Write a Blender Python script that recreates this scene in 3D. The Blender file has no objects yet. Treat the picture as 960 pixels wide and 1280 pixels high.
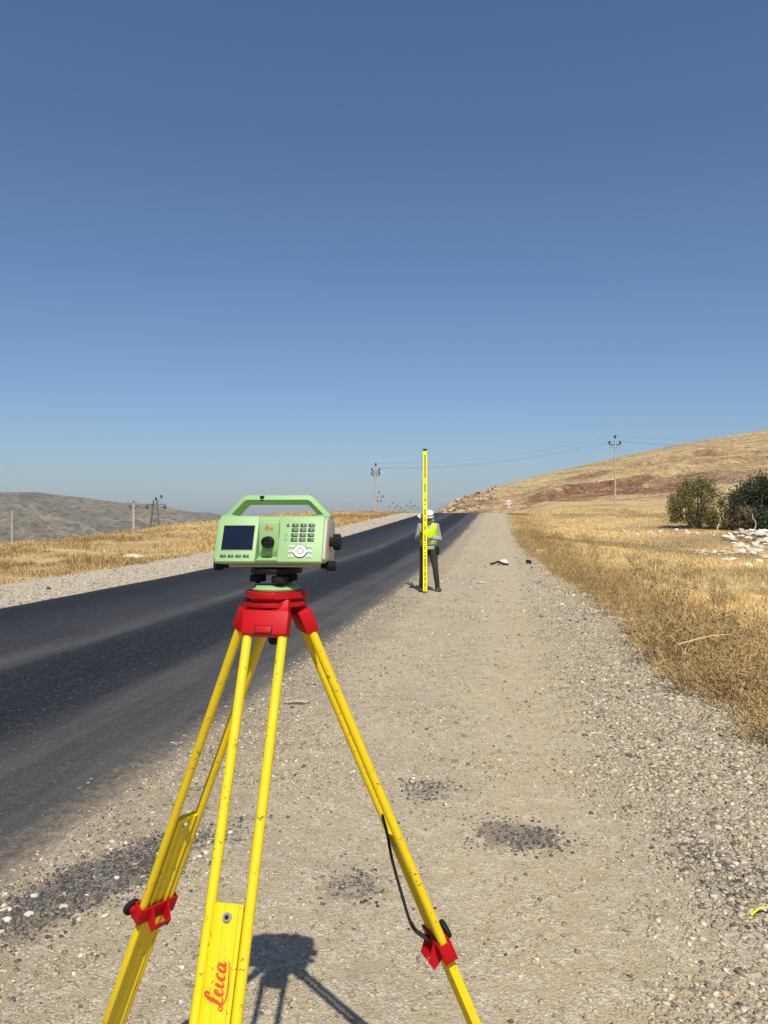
import bpy, bmesh, math, random
import numpy as np
from mathutils import Vector, Matrix, Euler

# ------------------------------------------------------------------ camera, sky, sun, exposure
scene = bpy.context.scene
C = scene.collection
EYE = 1.6
cam_d = bpy.data.cameras.new('camera')
cam = bpy.data.objects.new('camera', cam_d)
C.objects.link(cam)
cam.location = (0, 0, EYE)
cam.rotation_euler = (math.radians(90.35), 0, 0)
cam_d.sensor_fit = 'VERTICAL'
cam_d.sensor_height = 24.0
cam_d.lens = 24.0 * 980 / 1280
cam_d.clip_start = 0.05
cam_d.clip_end = 20000
scene.camera = cam

SUN_TO = Vector((0.155, -1.23, 1.56)).normalized()      # towards the sun: behind the camera, a little right
SUN_EL = math.asin(SUN_TO.z)
SUN_AZ = math.atan2(SUN_TO.x, SUN_TO.y)
world = bpy.data.worlds.new('World')
scene.world = world
world.use_nodes = True
wn = world.node_tree
wn.nodes.clear()
sky = wn.nodes.new('ShaderNodeTexSky')
sky.sky_type = 'NISHITA'
sky.sun_disc = False
sky.sun_elevation = SUN_EL
sky.sun_rotation = SUN_AZ
sky.altitude = 0
sky.air_density = 1.0
sky.dust_density = 1.0
sky.ozone_density = 5.0
bg = wn.nodes.new('ShaderNodeBackground')
bg.inputs['Strength'].default_value = 0.077
wo = wn.nodes.new('ShaderNodeOutputWorld')
wb = wn.nodes.new('ShaderNodeMix')                        # white balance of the whole sky
wb.data_type = 'RGBA'; wb.blend_type = 'MULTIPLY'; wb.inputs[0].default_value = 1.0
wb.inputs[7].default_value = (0.95, 1.02, 1.11, 1.0)
wn.links.new(sky.outputs[0], wb.inputs[6])
wn.links.new(wb.outputs[2], bg.inputs[0])
wn.links.new(bg.outputs[0], wo.inputs[0])

sun_d = bpy.data.lights.new('sun', 'SUN')
sun_d.energy = 4.8
sun_d.angle = math.radians(0.53)
sun_d.color = (1.0, 0.935, 0.82)
sun = bpy.data.objects.new('sun', sun_d)
C.objects.link(sun)
sun.rotation_euler = (-SUN_TO).to_track_quat('-Z', 'Y').to_euler()
sun.location = (5, -20, 30)

scene.view_settings.view_transform = 'Standard'
scene.view_settings.look = 'None'
scene.view_settings.exposure = 0.25
scene.view_settings.gamma = 1.0
scene.view_settings.use_curve_mapping = False
scene.cycles.max_bounces = 6
scene.cycles.transparent_max_bounces = 8

random.seed(7)
rng = np.random.default_rng(11)
PI = math.pi

# ------------------------------------------------------------------ noise for numpy
def _hash(ix, iy, seed):
    h = (ix.astype(np.int64) * 374761393 + iy.astype(np.int64) * 668265263 + seed * 974634777) & 0x7fffffff
    h = ((h ^ (h >> 13)) * 1274126177) & 0x7fffffff
    h = h ^ (h >> 16)
    return (h & 0xffff) / 65535.0
def vnoise(x, y, seed=0):
    x = np.asarray(x, float); y = np.asarray(y, float)
    ix = np.floor(x); iy = np.floor(y)
    fx = x - ix; fy = y - iy
    fx = fx * fx * (3 - 2 * fx); fy = fy * fy * (3 - 2 * fy)
    a = _hash(ix, iy, seed); b = _hash(ix + 1, iy, seed)
    c = _hash(ix, iy + 1, seed); d = _hash(ix + 1, iy + 1, seed)
    return (a * (1 - fx) + b * fx) * (1 - fy) + (c * (1 - fx) + d * fx) * fy
def fbm(x, y, oct=4, seed=0):
    s = 0; a = 0.5; t = 0
    for k in range(oct):
        s = s + a * vnoise(x * 2 ** k + 17.3 * k, y * 2 ** k - 9.1 * k, seed + k); t += a; a *= 0.5
    return s / t
def sstep(a, b, x):
    t = np.clip((np.asarray(x, float) - a) / (b - a), 0, 1)
    return t * t * (3 - 2 * t)

# ------------------------------------------------------------------ objects and tags
def tag(o, label=None, cat=None, group=None, kind=None):
    if label: o['label'] = label
    if cat: o['category'] = cat
    if group: o['group'] = group
    if kind: o['kind'] = kind
    return o
def empty(name, loc=(0, 0, 0), rz=0.0, label=None, cat=None, group=None):
    o = bpy.data.objects.new(name, None)
    C.objects.link(o)
    o.empty_display_size = 0.1
    o.location = loc
    o.rotation_euler = (0, 0, rz)
    return tag(o, label, cat, group)
def link_mesh(name, me, mat=None, parent=None):
    o = bpy.data.objects.new(name, me)
    C.objects.link(o)
    if mat is not None and len(me.materials) == 0: me.materials.append(mat)
    if parent is not None: o.parent = parent
    return o
def copy_tree(o, parent=None):
    c = o.copy()
    C.objects.link(c)
    c.parent = parent
    for ch in o.children: copy_tree(ch, c)
    return c
def np_mesh(name, verts, tris=None, quads=None, smooth=False):
    """mesh from numpy arrays; tris (n,3) and / or quads (n,4)"""
    me = bpy.data.meshes.new(name)
    verts = np.asarray(verts, np.float32)
    me.vertices.add(len(verts)); me.vertices.foreach_set('co', verts.ravel())
    loops = []; starts = []; tot = 0
    if tris is not None and len(tris):
        t = np.asarray(tris, np.int32); loops.append(t.ravel()); starts.append(tot + 3 * np.arange(len(t))); tot += 3 * len(t)
    if quads is not None and len(quads):
        q = np.asarray(quads, np.int32); loops.append(q.ravel()); starts.append(tot + 4 * np.arange(len(q))); tot += 4 * len(q)
    loops = np.concatenate(loops); starts = np.concatenate(starts).astype(np.int32)
    me.loops.add(len(loops)); me.loops.foreach_set('vertex_index', loops)
    me.polygons.add(len(starts)); me.polygons.foreach_set('loop_start', starts)
    me.update(calc_edges=True)
    me.validate()
    if smooth: me.polygons.foreach_set('use_smooth', np.ones(len(me.polygons), bool))
    return me
def add_attr(me, name, vals):
    vals = np.asarray(vals, np.float32)
    if vals.ndim == 1:
        a = me.attributes.new(name, 'FLOAT', 'POINT'); a.data.foreach_set('value', vals)
    else:
        a = me.attributes.new(name, 'FLOAT_COLOR', 'POINT')
        if vals.shape[1] == 3: vals = np.hstack([vals, np.ones((len(vals), 1), np.float32)])
        a.data.foreach_set('color', vals.ravel())

class MB:
    """collects shapes in one bmesh and builds them as one mesh object"""
    def __init__(s): s.bm = bmesh.new()
    def _apply(s, verts, M):
        if M is not None: bmesh.ops.transform(s.bm, matrix=M, verts=verts)
    def box(s, c, size, M=None, bev=0.0, seg=2):
        r = bmesh.ops.create_cube(s.bm, size=1.0)
        vs = r['verts']
        bmesh.ops.scale(s.bm, vec=Vector(size), verts=vs)
        bmesh.ops.translate(s.bm, vec=Vector(c), verts=vs)
        if bev > 0:
            es = list({e for v in vs for e in v.link_edges})
            rr = bmesh.ops.bevel(s.bm, geom=es, offset=bev, segments=seg, affect='EDGES', profile=0.5)
            vs = list({v for f in rr['faces'] for v in f.verts} | {v for v in vs if v.is_valid})
        s._apply(vs, M); return s
    def cyl(s, p0, p1, r0, r1=None, n=16, M=None, bev=0.0, caps=True):
        p0 = Vector(p0); p1 = Vector(p1); r1 = r0 if r1 is None else r1
        d = p1 - p0
        q = d.to_track_quat('Z', 'Y').to_matrix().to_4x4()
        r = bmesh.ops.create_cone(s.bm, cap_ends=caps, cap_tris=False, segments=n, radius1=r0, radius2=r1, depth=d.length)
        vs = r['verts']
        if bev > 0:
            es = [e for e in {e for v in vs for e in v.link_edges} if any(len(f.verts) > 4 for f in e.link_faces)]
            rr = bmesh.ops.bevel(s.bm, geom=es, offset=bev, segments=2, affect='EDGES', profile=0.5)
            vs = list({v for f in rr['faces'] for v in f.verts} | {v for v in vs if v.is_valid})
        bmesh.ops.transform(s.bm, matrix=Matrix.Translation((p0 + p1) / 2) @ q, verts=vs)
        s._apply(vs, M); return s
    def sphere(s, c, r, M=None, u=16, v=10, scale=(1, 1, 1)):
        res = bmesh.ops.create_uvsphere(s.bm, u_segments=u, v_segments=v, radius=r)
        vs = res['verts']
        bmesh.ops.scale(s.bm, vec=Vector(scale), verts=vs)
        bmesh.ops.translate(s.bm, vec=Vector(c), verts=vs)
        s._apply(vs, M); return s
    def lathe(s, prof, n=24, M=None, closed=False):
        rings = []
        for r, z in prof:
            rings.append([s.bm.verts.new((r * math.cos(2 * PI * k / n), r * math.sin(2 * PI * k / n), z)) for k in range(n)])
        for a, b in zip(rings, rings[1:]):
            for k in range(n): s.bm.faces.new((a[k], a[(k + 1) % n], b[(k + 1) % n], b[k]))
        if closed:
            a, b = rings[-1], rings[0]
            for k in range(n): s.bm.faces.new((a[k], a[(k + 1) % n], b[(k + 1) % n], b[k]))
        else:
            s.bm.faces.new(list(reversed(rings[0]))); s.bm.faces.new(rings[-1])
        s._apply([v for r in rings for v in r], M); return s
    def prism(s, pts, a, b, M=None, bev=0.0, axis='x'):
        """polygon pts in the plane across the axis, extruded from a to b"""
        f = {'x': lambda p, t: (t, p[0], p[1]), 'y': lambda p, t: (p[0], t, p[1]), 'z': lambda p, t: (p[0], p[1], t)}[axis]
        A = [s.bm.verts.new(f(p, a)) for p in pts]; B = [s.bm.verts.new(f(p, b)) for p in pts]
        n = len(pts)
        fs = [s.bm.faces.new(list(reversed(A))), s.bm.faces.new(B)]
        for k in range(n): fs.append(s.bm.faces.new((A[k], A[(k + 1) % n], B[(k + 1) % n], B[k])))
        vs = A + B
        if bev > 0:
            es = list({e for v in vs for e in v.link_edges})
            rr = bmesh.ops.bevel(s.bm, geom=es, offset=bev, segments=2, affect='EDGES', profile=0.5)
            vs = list({v for f_ in rr['faces'] for v in f_.verts} | {v for v in vs if v.is_valid})
        s._apply(vs, M); return s
    def sweep(s, path, sect, M=None, up=(0, 1, 0)):
        """closed section [(a, b)] swept along path with mitred corners; b runs along 'up', a across"""
        P = [Vector(p) for p in path]; up = Vector(up).normalized()
        rings = []
        for i, p in enumerate(P):
            d0 = (P[i] - P[i - 1]).normalized() if i > 0 else (P[1] - P[0]).normalized()
            d1 = (P[i + 1] - P[i]).normalized() if i < len(P) - 1 else d0
            t = (d0 + d1).normalized()
            side = up.cross(t).normalized()
            k = 1.0 / max(0.3, t.dot(d0))
            rings.append([s.bm.verts.new(p + side * a * k + up * b) for a, b in sect])
        n = len(sect)
        for A, B in zip(rings, rings[1:]):
            for k in range(n): s.bm.faces.new((A[k], A[(k + 1) % n], B[(k + 1) % n], B[k]))
        s.bm.faces.new(list(reversed(rings[0]))); s.bm.faces.new(rings[-1])
        s._apply([v for r in rings for v in r], M); return s
    def tube(s, path, radii, n=8, M=None):
        P = [Vector(p) for p in path]
        if not hasattr(radii, '__len__'): radii = [radii] * len(P)
        rings = []; ref = None
        for i, p in enumerate(P):
            t = (P[min(i + 1, len(P) - 1)] - P[max(i - 1, 0)]).normalized()
            if ref is None:
                ref = Vector((1, 0, 0)) if abs(t.x) < 0.8 else Vector((0, 1, 0))
            u = (ref - t * ref.dot(t)).normalized(); ref = u
            v = t.cross(u)
            rr = radii[i]
            ra, rb = (rr if hasattr(rr, '__len__') else (rr, rr))
            rings.append([s.bm.verts.new(p + u * ra * math.cos(2 * PI * k / n) + v * rb * math.sin(2 * PI * k / n)) for k in range(n)])
        for A, B in zip(rings, rings[1:]):
            for k in range(n): s.bm.faces.new((A[k], A[(k + 1) % n], B[(k + 1) % n], B[k]))
        s.bm.faces.new(list(reversed(rings[0]))); s.bm.faces.new(rings[-1])
        s._apply([v for r in rings for v in r], M); return s
    def mesh(s, name, smooth=True, angle=35):
        bmesh.ops.recalc_face_normals(s.bm, faces=s.bm.faces)
        me = bpy.data.meshes.new(name)
        if smooth:
            for f in s.bm.faces: f.smooth = True
            for e in s.bm.edges:
                if len(e.link_faces) == 2 and e.calc_face_angle(0) > math.radians(angle): e.smooth = False
        s.bm.to_mesh(me); s.bm.free()
        return me
    def build(s, name, mat, parent=None, smooth=True, angle=35):
        return link_mesh(name, s.mesh(name, smooth, angle), mat, parent)

# ------------------------------------------------------------------ materials
def newmat(name):
    m = bpy.data.materials.new(name); m.use_nodes = True
    return m, m.node_tree.nodes, m.node_tree.links, m.node_tree.nodes['Principled BSDF']
def lnk(l, a, b): l.new(a, b)
def mixc(n, l, fac, a, b, mode='MIX'):
    x = n.new('ShaderNodeMix'); x.data_type = 'RGBA'; x.blend_type = mode; x.clamp_factor = True
    for sock, v in ((x.inputs[0], fac), (x.inputs[6], a), (x.inputs[7], b)):
        if hasattr(v, 'is_output'): l.new(v, sock)
        elif isinstance(v, (int, float)): sock.default_value = v
        else: sock.default_value = (*v, 1.0)
    return x.outputs[2]
def math_(n, l, op, a, b=0.0, clamp=False):
    x = n.new('ShaderNodeMath'); x.operation = op; x.use_clamp = clamp
    for sock, v in ((x.inputs[0], a), (x.inputs[1], b)):
        if hasattr(v, 'is_output'): l.new(v, sock)
        else: sock.default_value = v
    return x.outputs[0]
def ramp(n, l, fac, stops, interp='LINEAR'):
    r = n.new('ShaderNodeValToRGB'); r.color_ramp.interpolation = interp
    e = r.color_ramp.elements
    while len(e) > 1: e.remove(e[-1])
    e[0].position = stops[0][0]; e[0].color = (*stops[0][1], 1)
    for p, c in stops[1:]:
        k = e.new(p); k.color = (*c, 1)
    l.new(fac, r.inputs[0])
    return r.outputs[0]
def noise(n, l, vec, scale, detail=4, rough=0.55, dist=0.0):
    x = n.new('ShaderNodeTexNoise'); x.inputs['Scale'].default_value = scale
    x.inputs['Detail'].default_value = detail; x.inputs['Roughness'].default_value = rough
    x.inputs['Distortion'].default_value = dist
    if vec is not None: l.new(vec, x.inputs['Vector'])
    return x.outputs['Fac']
def voro(n, l, vec, scale, feature='F1', out='Distance', rand=1.0):
    x = n.new('ShaderNodeTexVoronoi'); x.feature = feature; x.inputs['Scale'].default_value = scale
    x.inputs['Randomness'].default_value = rand
    if vec is not None: l.new(vec, x.inputs['Vector'])
    return x.outputs[out]
def attr(n, name, out='Fac'):
    x = n.new('ShaderNodeAttribute'); x.attribute_name = name; return x.outputs[out]
def pos(n):
    return n.new('ShaderNodeNewGeometry').outputs['Position']
def objco(n):
    return n.new('ShaderNodeTexCoord').outputs['Object']
def mapping(n, l, vec, scale):
    m = n.new('ShaderNodeMapping'); m.inputs['Scale'].default_value = scale; l.new(vec, m.inputs['Vector']); return m.outputs[0]
def bump(n, l, h, strength, dist, prev=None):
    b = n.new('ShaderNodeBump'); b.inputs['Strength'].default_value = strength; b.inputs['Distance'].default_value = dist
    l.new(h, b.inputs['Height'])
    if prev is not None: l.new(prev, b.inputs['Normal'])
    return b.outputs[0]
def sl(n, l, x, a, b):
    """smooth ramp 0..1 of a value between a and b"""
    m = n.new('ShaderNodeMapRange'); m.interpolation_type = 'SMOOTHSTEP'
    m.inputs['From Min'].default_value = a; m.inputs['From Max'].default_value = b
    l.new(x, m.inputs['Value']); return m.outputs['Result']

def paint(name, col, rough=0.4, metal=0.0, wear=0.0, wearcol=(0.1, 0.08, 0.05), var=0.06, scale=40, spec=0.5, dust=0.0):
    m, n, l, b = newmat(name)
    co = objco(n)
    nz = noise(n, l, co, scale * 0.4, 4)
    c = mixc(n, l, nz, tuple(max(0, v * (1 - var)) for v in col), tuple(min(1, v * (1 + var)) for v in col))
    if wear > 0:
        w = noise(n, l, co, scale * 3.2, 6, 0.7)
        ws = sl(n, l, w, 0.74 - wear, 0.78 - wear)
        big = noise(n, l, co, scale * 0.5, 2)
        ws = math_(n, l, 'MULTIPLY', ws, sl(n, l, big, 0.46, 0.58))
        c = mixc(n, l, ws, c, wearcol)
    if dust > 0:
        d = noise(n, l, co, scale * 0.8, 5, 0.7)
        c = mixc(n, l, math_(n, l, 'MULTIPLY', d, dust), c, (0.45, 0.38, 0.28))
    l.new(c, b.inputs['Base Color'])
    rr = math_(n, l, 'ADD', math_(n, l, 'MULTIPLY', nz, 0.18), rough - 0.06)
    l.new(rr, b.inputs['Roughness'])
    b.inputs['Metallic'].default_value = metal
    b.inputs['Specular IOR Level'].default_value = spec
    l.new(bump(n, l, noise(n, l, co, scale * 6, 3), 0.06, 0.002), b.inputs['Normal'])
    return m

def attr_mat(name, rough=0.85, bumpscale=0, translucent=0.0, nscale=200, spec=0.2):
    m, n, l, b = newmat(name)
    c = attr(n, 'col', 'Color')
    nz = noise(n, l, pos(n), nscale, 3)
    c2 = mixc(n, l, 1.0, c, ramp(n, l, nz, [(0.25, (0.72, 0.72, 0.72)), (0.75, (1.2, 1.2, 1.2))]), 'MULTIPLY')
    l.new(c2, b.inputs['Base Color'])
    b.inputs['Roughness'].default_value = rough
    b.inputs['Specular IOR Level'].default_value = spec
    if bumpscale: l.new(bump(n, l, nz, 0.5, bumpscale), b.inputs['Normal'])
    if translucent > 0:
        t = n.new('ShaderNodeBsdfTranslucent'); l.new(c2, t.inputs['Color'])
        mx = n.new('ShaderNodeMixShader'); mx.inputs[0].default_value = translucent
        l.new(b.outputs[0], mx.inputs[1]); l.new(t.outputs[0], mx.inputs[2])
        l.new(mx.outputs[0], n['Material Output'].inputs['Surface'])
    return m

M = {}
M['yellow'] = paint('yellow_paint', (0.69, 0.505, 0.002), 0.42, wear=0.15, wearcol=(0.16, 0.11, 0.03), var=0.05, scale=30)
M['red'] = paint('red_paint', (0.40, 0.003, 0.008), 0.5, wear=0.11, wearcol=(0.05, 0.02, 0.015), var=0.08, scale=40, spec=0.2)
M['letter_red'] = paint('red_print', (0.72, 0.045, 0.012), 0.5)
M['mint'] = paint('mint_green_plastic', (0.23, 0.395, 0.16), 0.5, var=0.03, scale=25, dust=0.06)
M['side_grey'] = paint('warm_grey_plastic', (0.36, 0.36, 0.29), 0.5, var=0.05)
M['black'] = paint('black_plastic', (0.010, 0.010, 0.011), 0.5, var=0.2, spec=0.15)
M['rubber'] = paint('black_rubber', (0.014, 0.014, 0.015), 0.75, var=0.2, spec=0.15)
M['key'] = paint('dark_green_key', (0.02, 0.045, 0.03), 0.5)
M['white'] = paint('white_plastic', (0.55, 0.56, 0.54), 0.45, var=0.03)
M['screen'] = paint('dark_blue_display', (0.005, 0.009, 0.028), 0.3, var=0.1, spec=0.05)
M['lens'] = paint('dark_lens', (0.004, 0.006, 0.012), 0.05)
M['steel'] = paint('steel', (0.5, 0.5, 0.5), 0.35, metal=0.9)
M['strap'] = paint('black_webbing', (0.012, 0.012, 0.012), 0.85, scale=300, var=0.3)
# ------------------------------------------------------------------ the lie of the land
def curve(pts, smooth=3.0):
    ys = np.arange(-80, 4000, 1.0)
    v = np.interp(ys, [p[0] for p in pts], [p[1] for p in pts])
    k = np.exp(-0.5 * (np.arange(-12, 13) / smooth) ** 2); k /= k.sum()
    v = np.convolve(np.pad(v, 12, mode='edge'), k, mode='valid')
    return lambda y: np.interp(y, ys, v)
P_ = curve([(-80, 0), (17, 0), (25, .05), (36, .25), (48, .6), (60, 1.0), (75, 1.5), (88, 1.95), (97, 2.1), (108, 2.0),
            (130, 1.2), (200, -1), (500, -8), (4000, -40)])
R_ = curve([(-80, 0), (19, 0), (28, 0.0), (38, .15), (48, .5), (60, .93), (80, 1.9), (100, 2.9), (130, 4.2), (4000, 4.2)])
SKEW = 0.147                                   # the road runs a little to the right of straight ahead
ROAD_L, ROAD_R = -8.78, -2.05
def lat(x, y): return np.asarray(x, float) - SKEW * np.clip(y, -60, 400)
def edge_r(y): return np.interp(y, [0, 17, 33, 75, 120], [1.82, 1.7, 0.9, 0.8, 0.8])   # gravel ends, weeds begin
def edge_l(y): return np.interp(y, [0, 120], [-11.8, -11.6])
def hgt(x, y, micro=True):
    x = np.asarray(x, float); y = np.asarray(y, float)
    e = lat(x, y)
    w = sstep(1.9, 8, e)
    z = P_(y) * (1 - w) + R_(y) * w
    z = z - 0.14 * np.exp(-((e - 3.8) / 1.4) ** 2)
    z = z - 5.0 * sstep(20, 60, -e) - 26 * sstep(60, 500, -e)
    off = sstep(2.2, 6, e) + sstep(12, 17, -e)
    z = z + off * (fbm(x * 0.13, y * 0.13, 3, 5) - 0.5) * 0.4
    z = z + 0.3 * np.exp(-((x - 8.0) / 2.6) ** 2 - ((y - 37) / 7.0) ** 2) - 0.15 * np.exp(-((x - 17.0) / 5.0) ** 2 - ((y - 38) / 9.0) ** 2)
    if micro:
        g = sstep(-2.35, -1.9, e) + sstep(9.0, 9.4, -e)
        z = z + g * ((fbm(x * 1.1, y * 1.1, 3, 9) - 0.5) * 0.045)
    return z
def hz(x, y): return float(hgt(np.array([x]), np.array([y]))[0])

def axis(lo, hi, dmin, k, c0=0.0):
    out = [c0]; v = c0
    while v < hi: v += max(dmin, abs(v - c0) * k); out.append(v)
    v = c0; neg = []
    while v > lo: v -= max(dmin, abs(v - c0) * k); neg.append(v)
    return np.array(neg[::-1] + out)
def grid_mesh(name, X, Y, Z, smooth=True):
    ny, nx = X.shape
    idx = np.arange(nx * ny).reshape(ny, nx)
    q = np.stack([idx[:-1, :-1], idx[:-1, 1:], idx[1:, 1:], idx[1:, :-1]], -1).reshape(-1, 4)
    return np_mesh(name, np.stack([X, Y, Z], -1).reshape(-1, 3), quads=q, smooth=smooth)

gx = axis(-3200, 2600, 0.2, 0.036); gy = axis(-40, 3600, 0.2, 0.03, 3.0)
GX, GY = np.meshgrid(gx, gy)
me = grid_mesh('ground', GX, GY, hgt(GX, GY))
E = lat(GX, GY)
add_attr(me, 'lat', E.ravel())
wob = (fbm(GX * 0.9, GY * 0.9, 3, 21) - 0.5) * 0.9
grav = (1 - sstep(-0.15, 0.25, E - edge_r(GY) + wob)) * sstep(-0.2, 0.2, E - edge_l(GY) + wob * 0.5)
grav = grav * (GY < 130)
def bare(x, y):
    """where the field is thin: brown earth round the rocks and under the bushes"""
    b = np.exp(-((x - 15.5) / 3.2) ** 2 - ((y - 31) / 6) ** 2) * 1.3 + np.exp(-((x - 21.5) / 4.0) ** 2 - ((y - 44) / 6) ** 2) * 1.5 + sstep(50, 55, y) * (1 - sstep(58, 64, y)) * sstep(16, 20, x)
    return np.clip(b, 0, 1)
add_attr(me, 'bare', bare(GX, GY).ravel())
add_attr(me, 'gravel', grav.ravel())

def ellipse(n, l, p, cx, cy, rx, ry, nz, amp=0.9, rot=0.0):
    sx = n.new('ShaderNodeSeparateXYZ'); l.new(p, sx.inputs[0])
    dx = math_(n, l, 'SUBTRACT', sx.outputs[0], cx); dy = math_(n, l, 'SUBTRACT', sx.outputs[1], cy)
    c, s = math.cos(rot), math.sin(rot)
    a = math_(n, l, 'ADD', math_(n, l, 'MULTIPLY', dx, c / rx), math_(n, l, 'MULTIPLY', dy, s / rx))
    b = math_(n, l, 'ADD', math_(n, l, 'MULTIPLY', dx, -s / ry), math_(n, l, 'MULTIPLY', dy, c / ry))
    d = math_(n, l, 'ADD', math_(n, l, 'MULTIPLY', a, a), math_(n, l, 'MULTIPLY', b, b))
    d = math_(n, l, 'SQRT', d)
    d = math_(n, l, 'ADD', d, math_(n, l, 'MULTIPLY', math_(n, l, 'SUBTRACT', nz, 0.5), amp))
    return math_(n, l, 'SUBTRACT', 1.0, sl(n, l, d, 0.55, 1.05))
# spilled bitumen crumbs: x, y, half sizes, turn
PATCHES = [(0.68, 3.98, 0.24, 0.19, -0.3, 1.0), (-0.14, 3.42, 0.14, 0.16, 0, 0.5), (0.27, 4.62, 0.17, 0.2, 0, 0.42),
           (-1.28, 3.42, 0.22, 0.75, -0.62, 0.95), (1.5, 3.6, 0.2, 0.5, 0, 0.2)]
def patch_w(x, y):
    w = np.zeros_like(x)
    nz = fbm(x * 7, y * 7, 3, 77)
    for cx, cy, rx, ry, r, a in PATCHES:
        c, s = math.cos(r), math.sin(r)
        u = ((x - cx) * c + (y - cy) * s) / rx; v = (-(x - cx) * s + (y - cy) * c) / ry
        w = np.maximum(w, a * (1 - sstep(0.5, 1.1, np.sqrt(u * u + v * v) + (nz - 0.5) * 0.9)))
    return w

def ground_material():
    m, n, l, b = newmat('ground_gravel_and_dry_soil')
    p = pos(n); la = attr(n, 'lat'); gr = attr(n, 'gravel')
    n1 = noise(n, l, p, 0.8, 5, 0.6); n2 = noise(n, l, p, 7, 5, 0.6); n3 = noise(n, l, p, 45, 4, 0.65); n4 = noise(n, l, p, 160, 3, 0.7)
    c = mixc(n, l, sl(n, l, n1, 0.3, 0.7), (0.37, 0.312, 0.212), (0.43, 0.36, 0.235))
    # the beaten wheel track is finer and pinker; the outer margin greyer
    lw = math_(n, l, 'ADD', la, math_(n, l, 'MULTIPLY', math_(n, l, 'SUBTRACT', n1, 0.5), 0.8))
    tr = math_(n, l, 'MULTIPLY', sl(n, l, lw, -0.35, 0.0), math_(n, l, 'SUBTRACT', 1.0, sl(n, l, lw, 0.3, 0.7)))
    c = mixc(n, l, math_(n, l, 'MULTIPLY', tr, 0.6), c, (0.455, 0.362, 0.232))
    gy_ = sl(n, l, lw, 0.6, 1.1)
    c = mixc(n, l, math_(n, l, 'MULTIPLY', gy_, 0.5), c, (0.36, 0.31, 0.24))
    far = sl(n, l, math_(n, l, 'MULTIPLY', la, -1.0), 8.0, 9.5)
    c = mixc(n, l, math_(n, l, 'MULTIPLY', far, 0.7), c, (0.47, 0.43, 0.35))
    # brown fines along the edge of the asphalt
    ed = math_(n, l, 'MULTIPLY', sl(n, l, lw, -2.6, -2.1), math_(n, l, 'SUBTRACT', 1.0, sl(n, l, lw, -1.75, -1.3)))
    c = mixc(n, l, math_(n, l, 'MULTIPLY', ed, math_(n, l, 'MULTIPLY', n2, 0.9)), c, (0.2, 0.15, 0.1))
    c = mixc(n, l, 1.0, c, ramp(n, l, n2, [(0.25, (0.82, 0.82, 0.83)), (0.7, (1.1, 1.1, 1.09))]), 'MULTIPLY')
    c = mixc(n, l, 1.0, c, ramp(n, l, n3, [(0.3, (0.78, 0.78, 0.78)), (0.72, (1.2, 1.2, 1.2))]), 'MULTIPLY')
    c = mixc(n, l, 1.0, c, ramp(n, l, n4, [(0.3, (0.8, 0.79, 0.78)), (0.7, (1.17, 1.17, 1.17))]), 'MULTIPLY')
    # grit: small stones of many tones
    vc = n.new('ShaderNodeTexVoronoi'); vc.inputs['Scale'].default_value = 95; l.new(p, vc.inputs['Vector'])
    sep = n.new('ShaderNodeSeparateColor'); l.new(vc.outputs['Color'], sep.inputs[0])
    tone = ramp(n, l, sep.outputs[0], [(0.0, (0.16, 0.14, 0.115)), (0.35, (0.32, 0.275, 0.21)), (0.7, (0.46, 0.40, 0.31)), (1.0, (0.66, 0.6, 0.5))])
    c = mixc(n, l, math_(n, l, 'MULTIPLY', sl(n, l, n2, 0.38, 0.6), 0.5), c, tone)
    nz = noise(n, l, p, 7, 4, 0.6)
    for cx, cy, rx, ry, r, a in PATCHES:
        e = ellipse(n, l, p, cx, cy, rx, ry, nz, 0.9, r)
        c = mixc(n, l, math_(n, l, 'MULTIPLY', e, 0.5 * a), c, (0.07, 0.066, 0.06))
    # dry soil and trampled straw beyond the gravel
    s1 = noise(n, l, p, 0.22, 5, 0.6); s2 = noise(n, l, p, 3.0, 6, 0.65)
    soil = ramp(n, l, s1, [(0.3, (0.30, 0.205, 0.10)), (0.5, (0.45, 0.325, 0.155)), (0.7, (0.58, 0.44, 0.21))])
    soil = mixc(n, l, 1.0, soil, ramp(n, l, s2, [(0.3, (0.7, 0.68, 0.66)), (0.7, (1.15, 1.15, 1.15))]), 'MULTIPLY')
    soil = mixc(n, l, math_(n, l, 'MULTIPLY', attr(n, 'bare'), sl(n, l, s2, 0.2, 0.6)), soil, (0.27, 0.18, 0.10))
    c = mixc(n, l, gr, soil, c)
    l.new(c, b.inputs['Base Color'])
    b.inputs['Roughness'].default_value = 0.93; b.inputs['Specular IOR Level'].default_value = 0.15
    bb = bump(n, l, n2, 0.5, 0.03)
    bb = bump(n, l, vc.outputs['Distance'], 0.55, -0.008, bb)
    bb = bump(n, l, n4, 0.5, 0.006, bb)
    l.new(bb, b.inputs['Normal'])
    return m
ground = link_mesh('ground', me, ground_material())
tag(ground, kind='structure')

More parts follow.
